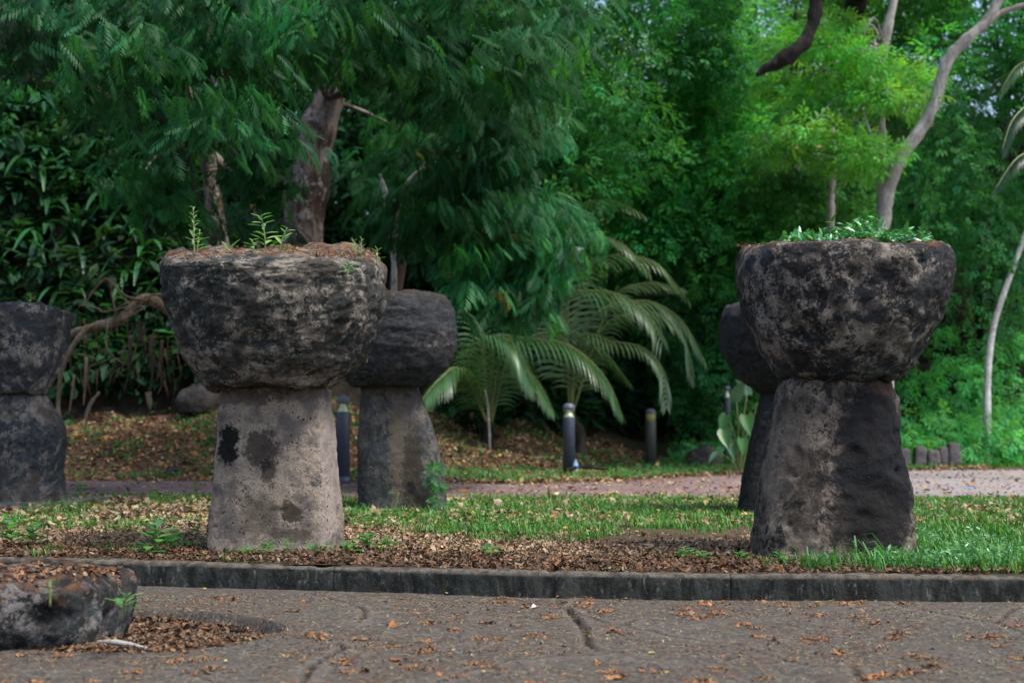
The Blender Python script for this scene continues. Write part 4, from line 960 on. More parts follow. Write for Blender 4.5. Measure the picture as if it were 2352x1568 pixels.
# weeds with separate leaves
WV, WF = oval(1, .55, .1, .08); NVv, NF = oval(1, .26, .12, .04)
WL = [mesh_np('leaf', WV, WF, np.tile(c_, (len(WV), 1)), True) for c_ in ((.04, .16, .05), (.06, .22, .06), (.09, .24, .12))]
NL = [mesh_np('leaf', NVv, NF, np.tile(c_, (len(NVv), 1)), True) for c_ in ((.05, .18, .05), (.10, .26, .08), (.20, .34, .26))]
def weed(name, loc, label, h, n, size, meshes, lean=(0, 0), spread=.5, cat='weed', group=None, mi=None, parent=None, z0=.1):
    if name == 'ground_weed': size *= 1.5; h *= 1.15
    elif name in ('flower_stalk', 'capstone_weed', 'rock_fern'): size *= 1.35; n = int(n * 1.3)
    root = empty(name, loc); tag(root, label, cat, group); mb = MB()
    mb.tube([(0, 0, -.03), (lean[0] * .4, lean[1] * .4, h * .5), (lean[0], lean[1], h)], [.005 + .004 * h, .005, .002], 5, 4); mb.build('stem', M_STALK, root)
    for i in range(n):
        f_ = z0 + (1 - z0) * (i + .5) / n; a = i * 2.4 + rand(-.4, .4); s_ = size * rand(.75, 1.15) * (1.1 - .5 * f_)
        p = Vector((lean[0] * f_, lean[1] * f_, h * f_)); d = Vector((math.cos(a) * spread, math.sin(a) * spread, rand(.15, .6))).normalized()
        o = link('leaf', meshes[(mi if mi is not None else i) % len(meshes)], root, M_LEAF); x = d.cross(Vector((0, 0, 1))).normalized(); zv = x.cross(d)
        o.matrix_local = Matrix.Translation(p) @ Matrix((x, d, zv)).transposed().to_4x4() @ Matrix.Scale(s_, 4)
    return root
L1o = L1.location; R1o = R1.location; L0o = L0.location; L2o = L2.location
def top_at(px, py, Y): q = at(px, py, Y); return (q.x, q.y, q.z)
weed('flower_stalk', top_at(446, 582, 9.9), 'tall pale leaf spike at the left side of the wide grey capstone', .33, 20, .05, NL, (-.01, 0), .55, mi=2)
weed('flower_stalk', top_at(452, 582, 10.1), 'short green sprig beside the pale leaf spike on the grey capstone', .17, 6, .075, NL, (.02, 0), .9, mi=1)
weed('capstone_weed', top_at(612, 580, 10.1), 'bushy weed with narrow leaves in the middle of the grey capstone', .27, 15, .115, NL, (-.04, 0), .9)
weed('capstone_weed', top_at(640, 580, 10.0), 'small leaning weed right beside the bushy narrow leaved weed', .18, 8, .09, NL, (.06, 0), .8)
weed('capstone_weed', top_at(585, 582, 9.9), 'tiny bright seedling left of the bushy narrow leaved weed', .10, 7, .06, NL, (-.02, 0), .8)
weed('capstone_weed', top_at(522, 582, 10), 'single upright pointed green leaf on the grey capstone', .05, 2, .13, NL, (0, 0), .4, mi=1)
weed('capstone_weed', top_at(818, 590, 9.9), 'pair of frosted sprigs near the right rim of the grey capstone', .12, 12, .035, NL, (-.02, 0), .5, mi=2)
weed('capstone_weed', top_at(830, 592, 9.9), 'slightly taller frosted sprig beside the pair near the right rim', .14, 10, .035, NL, (-.0, 0), .5, mi=2)
weed('capstone_weed', top_at(866, 600, 9.9), 'lone little green weed at the right end of the grey capstone', .09, 6, .05, NL, (.0, 0), .6)
weed('rock_fern', top_at(795, 632, 9.33), 'small fern growing from the face of the grey capstone near its right rim', .07, 8, .07, NL, (.02, -.06), .9)
weed('rock_fern', top_at(276, 1408, 6.3), 'small fern at the right end of the fallen stone', .09, 9, .085, NL, (.05, -.05), 1.0)
weed('seedling', top_at(70, 700, 14.9), 'light green sprig on top of the blue grey stone at left', .12, 12, .11, NL, (0, 0), 1.0)
weed('seedling', tuple(on_plane(115, 1375, DROP + .3)), 'light sprig sprouting behind the fallen stone', .08, 5, .05, NL)
# creeper on top of the blackened stone (leaf by leaf is too fine: one cover)
n = 1500; u_ = rng.random(n); th = rng.random(n) * 6.283
cxm = R1o.x + .04 + .52 * np.sqrt(u_) * np.cos(th) * 1.05; cym = R1o.y - .1 + .5 * np.sqrt(u_) * np.sin(th)
env = np.clip(1 - np.abs((cxm - (R1o.x + .12)) / .62) ** 3, .1, 1) * (.55 + .45 * vnoise(xy0(cxm * 7, cym * 7), 3))
zt = R1o.z + at(1915, 566, 9.64).z - R1o.z
P = np.stack([cxm, cym, zt - .02 + env * .21 * rng.random(n) ** .8 + (cym - R1o.y) * .08], -1)
Dd = norm(rnd_dirs(n) * np.array([1, 1, .5]) + np.array([0, 0, .15])); me = scatter('cap_creeper', OV, OF, P, frames(Dd, norm(np.array([0, -.2, 1]) + rng.normal(0, .4, (n, 3)))), rand(.045, .085, n), cols(n, (.05, .21, .06), .3))
tag(link('cap_creeper', me, None, M_GLOSS), 'leafy green creeper carpeting the top of the blackened capstone', 'creeper', kind='stuff')
# round leaved vine on the streaked pillar
def vine(pts, label, leaves, size, Y):
    P = [at(a, b, Y) for a, b in pts]; root = empty('climbing_vine', tuple(P[0])); tag(root, label, 'vine'); mb = MB(); mb.tube([np.array(p - P[0]) for p in P], [.006, .005, .004], 5, 6); mb.build('stem', M_STALK, root)
    C = catmull([np.array(p - P[0]) for p in P], 8)
    for i in range(leaves):
        q = C[int(rand(0, len(C) - 1))]; o = link('leaf', WL[int(rand(0, 3))], root, M_LEAF); d = Vector((rand(-1, 1), rand(-.7, -.1), rand(-.9, .2))).normalized(); x = d.cross(Vector((0, -1, .3))).normalized(); zv = x.cross(d)
        o.matrix_local = Matrix.Translation(Vector(q) + d * .03 + Vector((rand(-.05, .05), -.02, rand(-.03, .03)))) @ Matrix((x, d, zv)).transposed().to_4x4() @ Matrix.Scale(size * rand(.7, 1.2), 4)
    return root
vine([(1015, 1172), (1000, 1120), (990, 1080), (1005, 1070)], 'round leaved vine climbing the lower right of the streaked pillar', 40, .095, 13.98)
vine([(905, 1172), (912, 1150), (915, 1130)], 'tiny vine shoot on the lower middle of the streaked pillar', 5, .07, 13.85)
vine([(840, 1175), (835, 1155)], 'small leaves at the lower left foot of the streaked pillar', 5, .07, 13.9)

# ground weeds in front
gw = [(365, 1275, .16, 12, .135, 'broad leaved weed, largest in the litter left of the pale pillar'), (330, 1278, .05, 5, .11, 'flat seedling just left of the largest broad leaved weed'), (405, 1262, .10, 7, .09, 'small broad leaved weed just right of the largest one'), (452, 1240, .14, 6, .07, 'thin tall weed behind the broad leaved weeds'),
      (30, 1262, .16, 16, .10, 'dusky leafy clump at the left edge behind the kerb'), (75, 1258, .13, 14, .09, 'leafy clump right of the one at the left edge'), (20, 1212, .10, 8, .08, 'small leafy weed at the left edge of the lawn'), (565, 1280, .06, 8, .07, 'light seedling in front of the pale pillar, left one'), (605, 1280, .08, 9, .07, 'light seedling in front of the pale pillar, middle one'), (660, 1278, .09, 8, .06, 'pale feathery seedling near the middle of the pale pillar foot'),
      (720, 1276, .06, 6, .06, 'seedling before the right half of the pale pillar foot'), (752, 1272, .07, 6, .06, 'seedling at the right corner of the pale pillar'), (800, 1275, .09, 9, .08, 'leafy seedling just right of the pale pillar'), (850, 1268, .10, 12, .09, 'widest weed right of the pale pillar'), (895, 1268, .08, 8, .08, 'weed with pale leaves right of the widest weed'), (835, 1232, .14, 10, .06, 'taller thin weed on the grass edge right of the pale pillar'),
      (1130, 1282, .06, 7, .085, 'lone pale seedling in the middle of the litter strip'), (1010, 1240, .06, 6, .06, 'tiny weed on the grass edge left of centre'), (1700, 1290, .06, 8, .06, 'feathery seedling at the left foot of the blackened stone'), (1745, 1270, .16, 14, .07, 'weed climbing the left corner of the blackened stone'), (1560, 1290, .07, 9, .07, 'low weed in the litter left of the blackened stone'), (1620, 1292, .06, 10, .06, 'second low weed in the litter left of the blackened stone'),
      (1880, 1276, .10, 10, .09, 'round leaved weed at the foot of the blackened stone'), (1935, 1268, .14, 5, .08, 'weed with one raised round leaf before the blackened stone'), (1800, 1300, .08, 8, .06, 'weed by the kerb before the blackened stone'), (180, 1140, .15, 10, .10, 'weed on the lawn right of the blue grey stone'), (455, 1132, .14, 9, .09, 'weed on the path edge left of the pale pillar'), (350, 1150, .1, 8, .08, 'small weed on the path edge, further left'), (1160, 1160, .09, 8, .08, 'weed at the path edge in mid lawn'), (1010, 1150, .10, 8, .08, 'weed at the path edge right of the streaked pillar')]
for px, py, h, n, s_, lab in gw:
    q = on_plane(px, py, 0); x, y = q.x, max(q.y, float(kerb_y(q.x)) + KW + .04)
    weed('ground_weed', (x, y, gz(x, y)), lab, h, n, s_, WL, (rand(-.04, .04), rand(-.04, .04)), 1.0, z0=.25)
# ================================================================ GRASS, LITTER
def lawn_density(x, y):
    P = xy0(x, y); k = fbm(P * .9, 51, 3) * 1.3 + fbm(P * 3.2, 52, 3) * .7
    ky = kerb_y(x) + KW; t_ = y - ky
    strip = np.interp(t_, [0, .3, 1.6, 2.4, 3.2, 5, 6.2, 7, 8.2], [-.9, -.8, -.75, -.3, .25, .45, .25, .35, .3])
    strip = np.where((x > 2.4), np.interp(t_, [0, .25, .8, 3, 8], [-.2, .35, .75, .7, .7]) * np.clip((x - 2.3) / .5, 0, 1) + strip * np.clip(1 - (x - 2.3) / .5, 0, 1), strip)
    strip = np.where(x < -2.0, strip * .6 - .22, strip)
    far = y > path_far(x)
    strip = np.where(far, np.interp(y - path_far(x), [0, .5, 2.2, 3.5, 7], [.0, .5, .15, -.15, -.5]) - np.where(x < -2.2, .55, 0) + np.where((x > 5.5), .35, 0) - np.where((x > 2.6) & (x < 5.5), .35, 0), strip)
    return k + strip
def area_pts(n, x0, x1, y0, y1, dens=None, thr=0.0):
    x = rand(x0, x1, n); y = rand(y0, y1, n); ok = (y > kerb_y(x) + KW + .01) & ~((y > path_near(x) - .02) & (y < path_far(x) + .03)); x, y = x[ok], y[ok]
    if dens is not None:
        k = dens(x, y) + rng.normal(0, .22, len(x)) > thr; x, y = x[k], y[k]
    return x, y
def stone_free(x, y, m=0.0):
    ok = np.ones(len(x), bool)
    for s_, rx, ry in ((L1, .48, .33), (L2, .48, .34), (R1, .57, .46), (R2, .45, .42), (L0, .5, .42)): ok &= ((x - s_.location.x) / (rx + m)) ** 4 + ((y - s_.location.y) / (ry + m)) ** 4 > 1
    return ok
GV = np.array([(-.09, 0, 0), (.09, 0, 0), (-.07, .16, .55), (.07, .16, .55), (0, .5, .95)]); GF = np.array([(0, 1, 3), (0, 3, 2), (2, 3, 4)])
def grass(name, label, x, y, h, base, cat='grass', var=.25):
    n = len(x); z = terrain(x, y); az = rng.random(n) * 6.283; c_, s_ = np.cos(az), np.sin(az); o = np.zeros(n); l = np.ones(n)
    rot = np.stack([np.stack([c_, s_, o], -1), np.stack([-s_, c_, o], -1), np.stack([o, o, l], -1)], -1)
    lean = rng.uniform(.5, 1.5, n); H = h * np.exp(rng.normal(0, .3, n))
    return tag(link(name, scatter(name, GV, GF, np.stack([x, y, z], -1), rot, np.stack([np.maximum(H, .04) * .95, H * lean, H], -1), cols(n, base, var, .15)), None, M_GRASS), label, cat, kind='stuff')
x1, y1 = area_pts(170000, -6.2, 7.8, 8.0, 17.4, lawn_density, .12); k = stone_free(x1, y1); x1, y1 = x1[k], y1[k]
x2, y2 = area_pts(60000, -9, 13, 20, 34, lawn_density, .12)
x = np.concatenate([x1, x2]); y = np.concatenate([y1, y2])
h = np.where(y > 18, .07, .05) * (1 + .5 * np.clip(x - 2.5, 0, 1.5) * (y < 11.5))
grass('lawn_grass', 'short green grass patches between the stones and along the path', x, y, h, (.07, .21, .035))
# long tufts by the right stone
xt, yt = [], []
for (px, py, n_, s_) in ((2010, 1290, 34, .12), (2060, 1275, 40, .10), (1985, 1275, 26, .08), (2110, 1270, 40, .10), (2150, 1285, 40, .14), (1870, 1312, 24, .05), (1905, 1314, 18, .05), (2090, 1308, 30, .1), (2230, 1306, 30, .1), (1960, 1300, 20, .08), (2290, 1310, 26, .1), (2010, 1312, 20, .06)):
    q = on_plane(px, py, 0); n_ = int(n_ * 2.4); xt.append(rng.normal(q.x, s_, n_)); yt.append(np.maximum(rng.normal(q.y, s_ * .8, n_), kerb_y(q.x) + KW + .03))
xt, yt = np.concatenate(xt), np.concatenate(yt); k = stone_free(xt, yt, -.02)
BGV = np.array([(-.03, 0, 0), (.03, 0, 0), (-.034, .12, .5), (.034, .12, .5), (-.024, .42, .85), (.024, .42, .85), (0, .85, .8)]); BGF = np.array([(0, 1, 3), (0, 3, 2), (2, 3, 5), (2, 5, 4), (4, 5, 6)])
_g = (GV, GF); GV, GF = BGV, BGF
grass('long_grass', 'long bright grass blades around the foot of the blackened stone', xt[k], yt[k], np.full(k.sum(), .095), (.07, .24, .06))
n = 9000; xb = rand(2.3, 4.6, n); yb = rand(8.2, 11, n); kk = (yb > kerb_y(xb) + .3) & stone_free(xb, yb) & (fbm(xy0(xb * 2, yb * 2), 5, 3) + .15 - (yb - 9) * .18 > 0); 
GV, GF = _g
x_, y_ = xb[kk], yb[kk]; nn_ = len(x_)
Dd = norm(rnd_dirs(nn_) * np.array([1, 1, .3]) + np.array([0, 0, .3]))
tag(link('ground_cover', scatter('ground_cover', OV, OF, np.stack([x_, y_, terrain(x_, y_) + rand(.02, .09, nn_)], -1), frames(Dd, norm(np.array([0, -.1, 1]) + rng.normal(0, .3, (nn_, 3)))), rand(.03, .06, nn_), cols(nn_, (.07, .21, .07), .25)), None, M_GLOSS), 'glossy small leaved ground cover on the lawn right of the blackened stone', 'ground cover', kind='stuff')
# sprouts on the far bank
x_, y_ = area_pts(30000, -8, 8, 20.6, 28.5, lambda a, b: fbm(xy0(a * 1.6, b * 1.6), 64, 3), .12); nn_ = len(x_)
Dd = norm(rnd_dirs(nn_) * np.array([1, 1, .3]) + np.array([0, 0, .3]))
tag(link('bank_sprouts', scatter('bank_sprouts', OV, OF, np.stack([x_, y_, terrain(x_, y_) + rand(.02, .07, nn_)], -1), frames(Dd, norm(np.array([0, -.3, 1]) + rng.normal(0, .3, (nn_, 3)))), rand(.06, .12, nn_), cols(nn_, (.05, .17, .05), .3)), None, M_LEAF), 'scattered green sprouts on the littered bank behind the path', 'ground cover', kind='stuff')

# leaf litter
LV = np.array([(-.5, -.18, .04), (0, -.26, -.05), (.5, -.1, .09), (-.42, .2, .0), (0, .26, .06), (.42, .16, -.02)]); LF = np.array([(0, 1, 4), (0, 4, 3), (1, 2, 5), (1, 5, 4)])
PAL = np.array([(.20, .11, .06), (.28, .17, .09), (.12, .065, .04), (.36, .25, .15), (.30, .13, .05), (.08, .05, .035), (.42, .33, .22), (.48, .38, .10)]) * .72
def litter(name, label, x, y, z, size, wts, bright=1.0, mat=None, tiltv=.5):
    n = len(x); az = rng.random(n) * 6.283; d = np.stack([np.cos(az), np.sin(az), rng.normal(0, tiltv * .5, n)], -1)
    nn = norm(np.array([0, 0, 1.0]) + rng.normal(0, tiltv, (n, 3))); w_ = np.array(wts, float); w_ /= w_.sum()
    c = PAL[rng.choice(len(PAL), n, p=w_)] * np.exp(rng.normal(0, .22, (n, 1))) * bright
    S = size * np.exp(rng.normal(0, .42, n)); sc = np.stack([S * rng.uniform(.5, 1.1, n), S, S], -1)
    return tag(link(name, scatter(name, LV, LF, np.stack([x, y, z], -1), frames(d, nn), sc, c), None, M_LITTER), label, 'leaf litter', kind='stuff')
x, y = area_pts(165000, -6, 7.5, 8.0, 12.8, lambda a, b: np.interp(b - kerb_y(a) - KW, [0, 1.5, 2.6, 4], [1.0, .7, .1, -.4]) - np.clip(a - 2.6, 0, 1) * .5 + .9 * fbm(xy0(a * 1.3, b * 1.3), 71, 3), .15); k = stone_free(x, y); x, y = x[k], y[k]
tt = np.clip((y - kerb_y(x) - .3) / 1.8, 0, 1)
near = tt < .45
litter('mulch_litter', 'deep brown leaf litter banked against the kerb', x[near], y[near], terrain(x[near], y[near]) + rand(.0, .028, near.sum()), .027, [4.5, 2.6, 4, 1.0, 2.2, 2.4, .5, .03], .72)
far_ = ~near
litter('dry_leaf_litter', 'pale tan dry leaves scattered over the lawn between the stones', x[far_], y[far_], terrain(x[far_], y[far_]) + rand(.0, .025, far_.sum()), .028, [2, 3, 1.2, 3.4, .6, .6, 2.4, .12], 1.0)
x, y = area_pts(46000, -7, 9, 12, 16.6); k = stone_free(x, y) & (rng.random(len(x)) < .42); x, y = x[k], y[k]
litter('lawn_litter', 'sparse dry leaves lying in the far lawn near the path', x, y, terrain(x, y) + rand(.005, .04, len(x)), .05, [1, 3, .5, 3.5, .6, .2, 2.5, .6], 1.1)
x, y = area_pts(125000, -9, 9, 20.6, 29.5); k = (rng.random(len(x)) < np.interp(x, [-9, -2, 3, 6], [.75, .62, .75, .5])); x, y = x[k], y[k]
k = y < bank_start(x) + np.interp(x, [-6, -2], [3.4, 4.6]); x, y = x[k], y[k]
lf = x < -1.6
litter('needle_bank_litter', 'rusty brown litter covering the bank left of the streaked pillar', x[lf], y[lf], terrain(x[lf], y[lf]) + rand(0, .03, lf.sum()), .052, [4.5, 2, 1.8, 1.0, 5, .9, .2, .4], 1.6)
lf = ~lf
litter('bank_litter', 'fallen leaves covering the bank behind the bollards', x[lf], y[lf], terrain(x[lf], y[lf]) + rand(0, .03, lf.sum()), .06, [3.5, 3, 2, 2.0, 1.8, .8, .9, .5], 1.35)
# on the path
n = 5200; x = rand(-8, 9.5, n); f_ = rng.random(n) ** rng.choice([.35, 1, 2.4], n); y = path_near(x) + (path_far(x) - path_near(x)) * (1 - f_ * .98 - .01); k = rng.random(n) < np.where(x > 0, 1, .5)
litter('path_litter', 'dry leaves scattered on the reddish path', x[k], y[k], np.full(k.sum(), -.004) + rand(0, .008, k.sum()), .06, [2, 3, .8, 3, 1.2, .8, 2.2, 1.0], 1.1, tiltv=.25)
# in the pit
n = 15000; q = rng.uniform(PIT.min(0), PIT.max(0), (n, 2)); k = in_poly(q[:, 0], q[:, 1], PIT); x, y = q[k, 0], q[k, 1]
de = seg_dist(x, y, np.vstack([PIT, PIT[:1]])); front = np.clip((7.1 - y) / .5, 0, 1)
z = DROP - .07 + np.clip(de / .12, 0, 1) * .035 + .02 * fbm(xy0(x * 5, y * 5), 5, 2) + front * .055 + rand(0, .022, len(x))
z = np.minimum(z, DROP + .018)
litter('pit_litter', 'crumpled brown leaves filling the sunken pit beside the fallen stone', x, y, z, .025, [4, 2.4, 3.6, 1.2, 1.6, 2.0, .5, .06], .7)
sb = MB(); xs = np.linspace(PIT[:, 0].min() - .05, PIT[:, 0].max() + .02, 60); ys = np.linspace(PIT[:, 1].min(), PIT[:, 1].max(), 50)
# on the plaza: rusty crumbs, needles and a few yellow leaves
def plz(n, xr=(-3.6, 3.6), yr=(5.0, 8.6)):
    x = rand(*xr, n); y = rand(*yr, n); k = (y < kerb_y(x) - .01) & ~in_poly(x, y, PIT); return x[k], y[k]
x, y = plz(60000); k = fbm(xy0(x * 2.6, y * 2.6), 81, 3) + rng.normal(0, .3, len(x)) > .12; x, y = x[k], y[k]
litter('plaza_crumbs', 'rusty brown leaf crumbs strewn over the paving', x, y, plaza_z(x, y, False) + .004, .0105, [3, 1.5, 2, .8, 4.5, 1.5, .5, .1], .85, tiltv=.35)
for nm, lb, cc, n_, sd_ in (('rust_clumps', 'small orange clumps of fallen needles on the paving', 4, 5200, 3),):
    cx_, cy_ = plz(260); i_ = rng.integers(0, len(cx_), n_); x = cx_[i_] + rng.normal(0, .03, n_); y = cy_[i_] + rng.normal(0, .02, n_); k = ~in_poly(x, y, PIT) & (y < kerb_y(x) - .01)
    litter(nm, lb, x[k], y[k], plaza_z(x[k], y[k], False) + rand(.004, .012, k.sum()), .018, [1, .5, .6, .2, 7, .5, 0, .1], 1.1, tiltv=.5)
ND = np.array([(-.02, 0, 0), (.02, 0, 0), (-.012, .5, .03), (.012, .5, .03), (0, 1, 0)]); NDF = np.array([(0, 1, 3), (0, 3, 2), (2, 3, 4)])
x, y = plz(9000); n = len(x); az = rng.random(n) * 6.283
c = np.array([(.40, .33, .17), (.30, .20, .10), (.42, .42, .16), (.16, .10, .06)])[rng.integers(0, 4, n)] * np.exp(rng.normal(0, .2, (n, 1)))
tag(link('fallen_needles', scatter('fallen_needles', ND, NDF, np.stack([x, y, plaza_z(x, y, False) + .006], -1), frames(np.stack([np.cos(az), np.sin(az), rng.normal(0, .06, n)], -1), np.tile((0, 0, 1.0), (n, 1))), np.stack([rand(.05, .08, n), rand(.03, .07, n), rand(.03, .06, n)], -1), c), None, M_LITTER), 'thin straw coloured needles scattered over the paving', 'leaf litter', kind='stuff')
YL = [mesh_np('fallen_leaf', OV * np.array([1, 1, .5]), OF, np.tile(c_, (len(OV), 1)), True) for c_ in ((.50, .38, .05), (.42, .40, .13), (.40, .18, .07), (.30, .17, .09))]
for i, (px, py, s_, ci, lab) in enumerate(((1488, 1503, .055, 1, 'yellow green leaf on the paving in front of centre, by a crack'), (1045, 1490, .035, 0, 'small yellow leaf lying left of the central cracks'), (475, 1354, .04, 0, 'yellow leaf against the kerb beside the fallen stone'), (860, 1362, .045, 0, 'bright yellow leaf at the kerb below the pale pillar'),
        (1028, 1362, .06, 1, 'yellow green leaf at the kerb left of centre'), (1440, 1372, .05, 0, 'yellow leaf at the kerb right of centre'), (1275, 1366, .07, 2, 'curled brown leaf, largest against the kerb at centre'), (1320, 1368, .06, 3, 'dull brown leaf right of the curled one at the kerb'), (1185, 1408, .03, 0, 'orange yellow leaf behind the central crack'),
        (1960, 1530, .04, 0, 'yellow leaf by the long crack at lower right'), (740, 1462, .04, 1, 'pale leaf right of the litter pit'), (618, 1438, .05, 0, 'yellow leaf at the right tip of the litter pit'), (250, 1443, .035, 0, 'small orange yellow leaf in the litter pit'), (1870, 1385, .05, 0, 'yellow leaf at the kerb in front of the blackened stone'), (1690, 1440, .03, 2, 'reddish leaf right of the central crack'), (1110, 1545, .04, 1, 'pale leaf near the bottom edge left of centre'), (2150, 1460, .04, 1, 'pale leaf on the paving at far right'), (520, 1520, .04, 1, 'pale leaf on the paving below the litter pit'))):
    q = on_plane(px, py, DROP); o = link('fallen_leaf', YL[ci], None, M_LITTER); y_ = min(q.y, float(kerb_y(q.x)) - .03)
    o.location = (q.x, y_, float(plaza_z(np.array([q.x]), np.array([y_]), False)[0]) + .008 + s_ * .06); o.rotation_euler = (rand(-.1, .2), rand(-.3, .3), rand(0, 6.28)); o.scale = (s_, s_, s_); tag(o, lab, 'leaf', 'single leaves fallen on the paving')
# twigs and bark bits
def stick(pts, r, label, mat=B_DARK, name='fallen_stick', cat='stick', seg=7):
    b = np.array(pts[0]); mb = MB(); mb.tube([np.array(p) - b for p in pts], [r * .7, r, r * .8, r * .35], seg, 5, .35, int(rand(0, 99))); o = mb.build(name, mat, None); o.location = b; return tag(o, label, cat)
def on_t(px, py, dz=.02): q = on_plane(px, py, 0); return (q.x, q.y, gz(q.x, q.y) + dz)
stick([on_t(1050, 1222), on_t(1075, 1226), on_t(1103, 1229)], .022, 'short black stick on the lawn left of centre')
stick([on_t(1148, 1230), on_t(1190, 1233), on_t(1245, 1234), on_t(1268, 1231)], .018, 'longer dark stick on the lawn at centre')
stick([on_t(1165, 1302), on_t(1195, 1298), on_t(1215, 1292)], .012, 'grey bark scrap in the litter near the kerb at centre')
stick([on_t(1340, 1301), on_t(1360, 1299), on_t(1382, 1301)], .016, 'dark bark scrap in the litter right of centre')
stick([on_t(260, 1187), on_t(282, 1191), on_t(300, 1196)], .014, 'dark twig on the litter at left')
pz = lambda px, py, dz: tuple(on_plane(px, py, DROP + dz))
stick([pz(220, 1474, .02), pz(262, 1474, .03), pz(300, 1480, .025), pz(340, 1488, .015)], .014, 'grey broken branch lying in the litter pit', B_PALE)
stick([pz(232, 1432, 0), pz(262, 1427, .01), pz(285, 1420, .0)], .016, 'reddish bark piece at the rear of the litter pit', B_BROWN)
stick([pz(530, 1449, -.01), pz(548, 1447, 0), pz(565, 1448, -.01)], .012, 'blue grey stick end at the right of the litter pit', B_DARK)
stick([(at(1300, 1040, 23.6).x, 23.6, .08), (at(1340, 1038, 24).x, 24.0, .12), (at(1400, 1060, 24.4).x, 24.4, .06)], .04, 'dark fallen branch lying behind the middle bollard')
stick([(at(1127, 0, 25.6).x, 25.6, gz(at(1127, 0, 25.6).x, 25.6) - .05), tuple(at(1121, 940, 25.6)), tuple(at(1114, 895, 25.5))], .026, 'pale slim dead stem standing under the palm fronds', B_PALE, 'dead_stem', 'stem', 6)
stick([tuple(at(1045, 470, 19)), tuple(at(1072, 440, 18.9)), tuple(at(1090, 408, 18.8))], .02, 'bare grey twig sticking out of the feathery foliage', B_PALE, 'bare_twig', 'twig')

# moss and needles on the caps
def cap_litter(stone, rx, ry, z, slope, n, label, cols_=(1, 1, 1, 1, 6, 1, .6, .2), cy=0):
    u_ = np.sqrt(rng.random(n)); th = rng.random(n) * 6.283; x = rx * u_ * np.cos(th); y = ry * u_ * np.sin(th) + cy
    k = fbm(xy0(x * 4, y * 4), 91, 3) + rng.normal(0, .15, n) > -.1; x, y = x[k], y[k]
    return litter('needle_litter', label, stone.location.x + x, stone.location.y + y, stone.location.z + z + slope * y + rand(0, .02, len(x)), .012, cols_, .8, tiltv=.6)
cap_litter(L1, .76, .74, 2.085 - L1.location.z + .0, .19, 4500, 'orange brown needles covering the top of the wide grey capstone')
cap_litter(R1, .70, .68, 2.085 - R1.location.z, .09, 5000, 'rusty needles along the top rim of the blackened capstone')
cap_litter(L2, .5, .5, 2.13 - L2.location.z, 0, 700, 'tan litter on top of the banded capstone', (2, 3, 1, 2, 3, 1, 1, 0))
q = (-2.62, 7.0)
n = 3600; u_ = np.sqrt(rng.random(n)); th = rng.random(n) * 6.283; x = q[0] + .70 * u_ * np.cos(th); y = q[1] + .48 * u_ * np.sin(th); k = fbm(xy0(x * 4, y * 4), 91, 3) + rng.normal(0, .15, n) > -.05
# dropped by ray onto the stone body
bpy.context.view_layer.update(); dg = bpy.context.evaluated_depsgraph_get()
def drop(xs, ys, z0=4.0):
    out = np.full(len(xs), np.nan); nz_ = np.tile((0, 0, 1.0), (len(xs), 1))
    for i, (a, b) in enumerate(zip(xs, ys)):
        h_, p_, nr_, *_ = SC.ray_cast(dg, Vector((a, b, z0)), Vector((0, 0, -1)), distance=8)
        if h_: out[i] = p_.z
    return out
x, y = x[k], y[k]; zz_ = drop(x, y, .6); ok = np.isfinite(zz_) & (zz_ > .05)
litter('needle_litter', 'brown needles and leaf crumbs lying on the fallen stone', x[ok], y[ok], zz_[ok] + .006, .022, [3, 2, 2, 1.5, 4, 1.5, .6, .1], .95, tiltv=.4)

# ================================================================ BOLLARDS
M_POST = simple('bollard_paint', (.045, .055, .085), .38)
M_POST2 = simple('bollard_paint_green', (.075, .08, .07), .45)
M_DOME = simple('bollard_dome', (.10, .11, .15), .4)
M_LENS = clear_mat('bollard_lens', (.93, .95, .86), (.9, .95, .85), .04)
M_LENS2 = clear_mat('bollard_lens_aged', (.85, .82, .50), (.75, .68, .3), .3, .2)
M_REFL = simple('bollard_reflector', (.88, .90, .90), .3, .15)
def bollard(px, basepy, Y, H, r, label, post=M_POST, lens=M_LENS):
    q = at(px, basepy, Y); root = empty('light_bollard', (q.x, q.y, q.z)); tag(root, label, 'bollard', 'bollard lights beside the path')
    dz = gz(q.x, q.y) - q.z
    zt = H - .245
    mb = MB(); mb.lathe([(r, min(-.03, dz - .05)), (r, zt - .015), (r * .97, zt)], 28); mb.build('post', post, root)
    mb = MB(); mb.lathe([(r * 1.18, min(-.03, dz - .04)), (r * 1.18, .012), (r * 1.12, .02), (r, .022)], 28); mb.build('base_ring', post, root)
    mb = MB(); mb.lathe([(r * .985, zt + .001), (r * .985, H - r * .95), (r * .93, H - r * .95), (r * .93, zt + .004)], 28); mb.build('lens', lens, root)
    mb = MB(); mb.lathe([(r * .9, zt + .003), (r * .66, zt + .045), (r * .36, zt + .105), (r * .24, zt + .125), (r * .2, zt + .135)], 24); mb.build('reflector', M_REFL, root)
    mb = MB(); hb = H - r * .92; mb.lathe([(r * .35, hb - .03), (r * .8, hb - .018), (r * 1.01, hb), (r * .99, hb + r * .28), (r * .88, hb + r * .52), (r * .68, hb + r * .74), (r * .38, hb + r * .88), (.002, hb + r * .92)], 28); mb.build('dome_cap', M_DOME, root)
    return root
bollard(787, 1097, 20.9, 1.205, .104, 'dark bollard light between the pale and the streaked pillar, nearest one')
bollard(1307, 1089, 24.0, 1.20, .104, 'bollard light with a water bottle at its foot', M_POST)
bollard(1495, 1076, 28.2, 1.19, .108, 'greenish grey bollard light with yellowed lens, right of the bottle', M_POST2, M_LENS2)
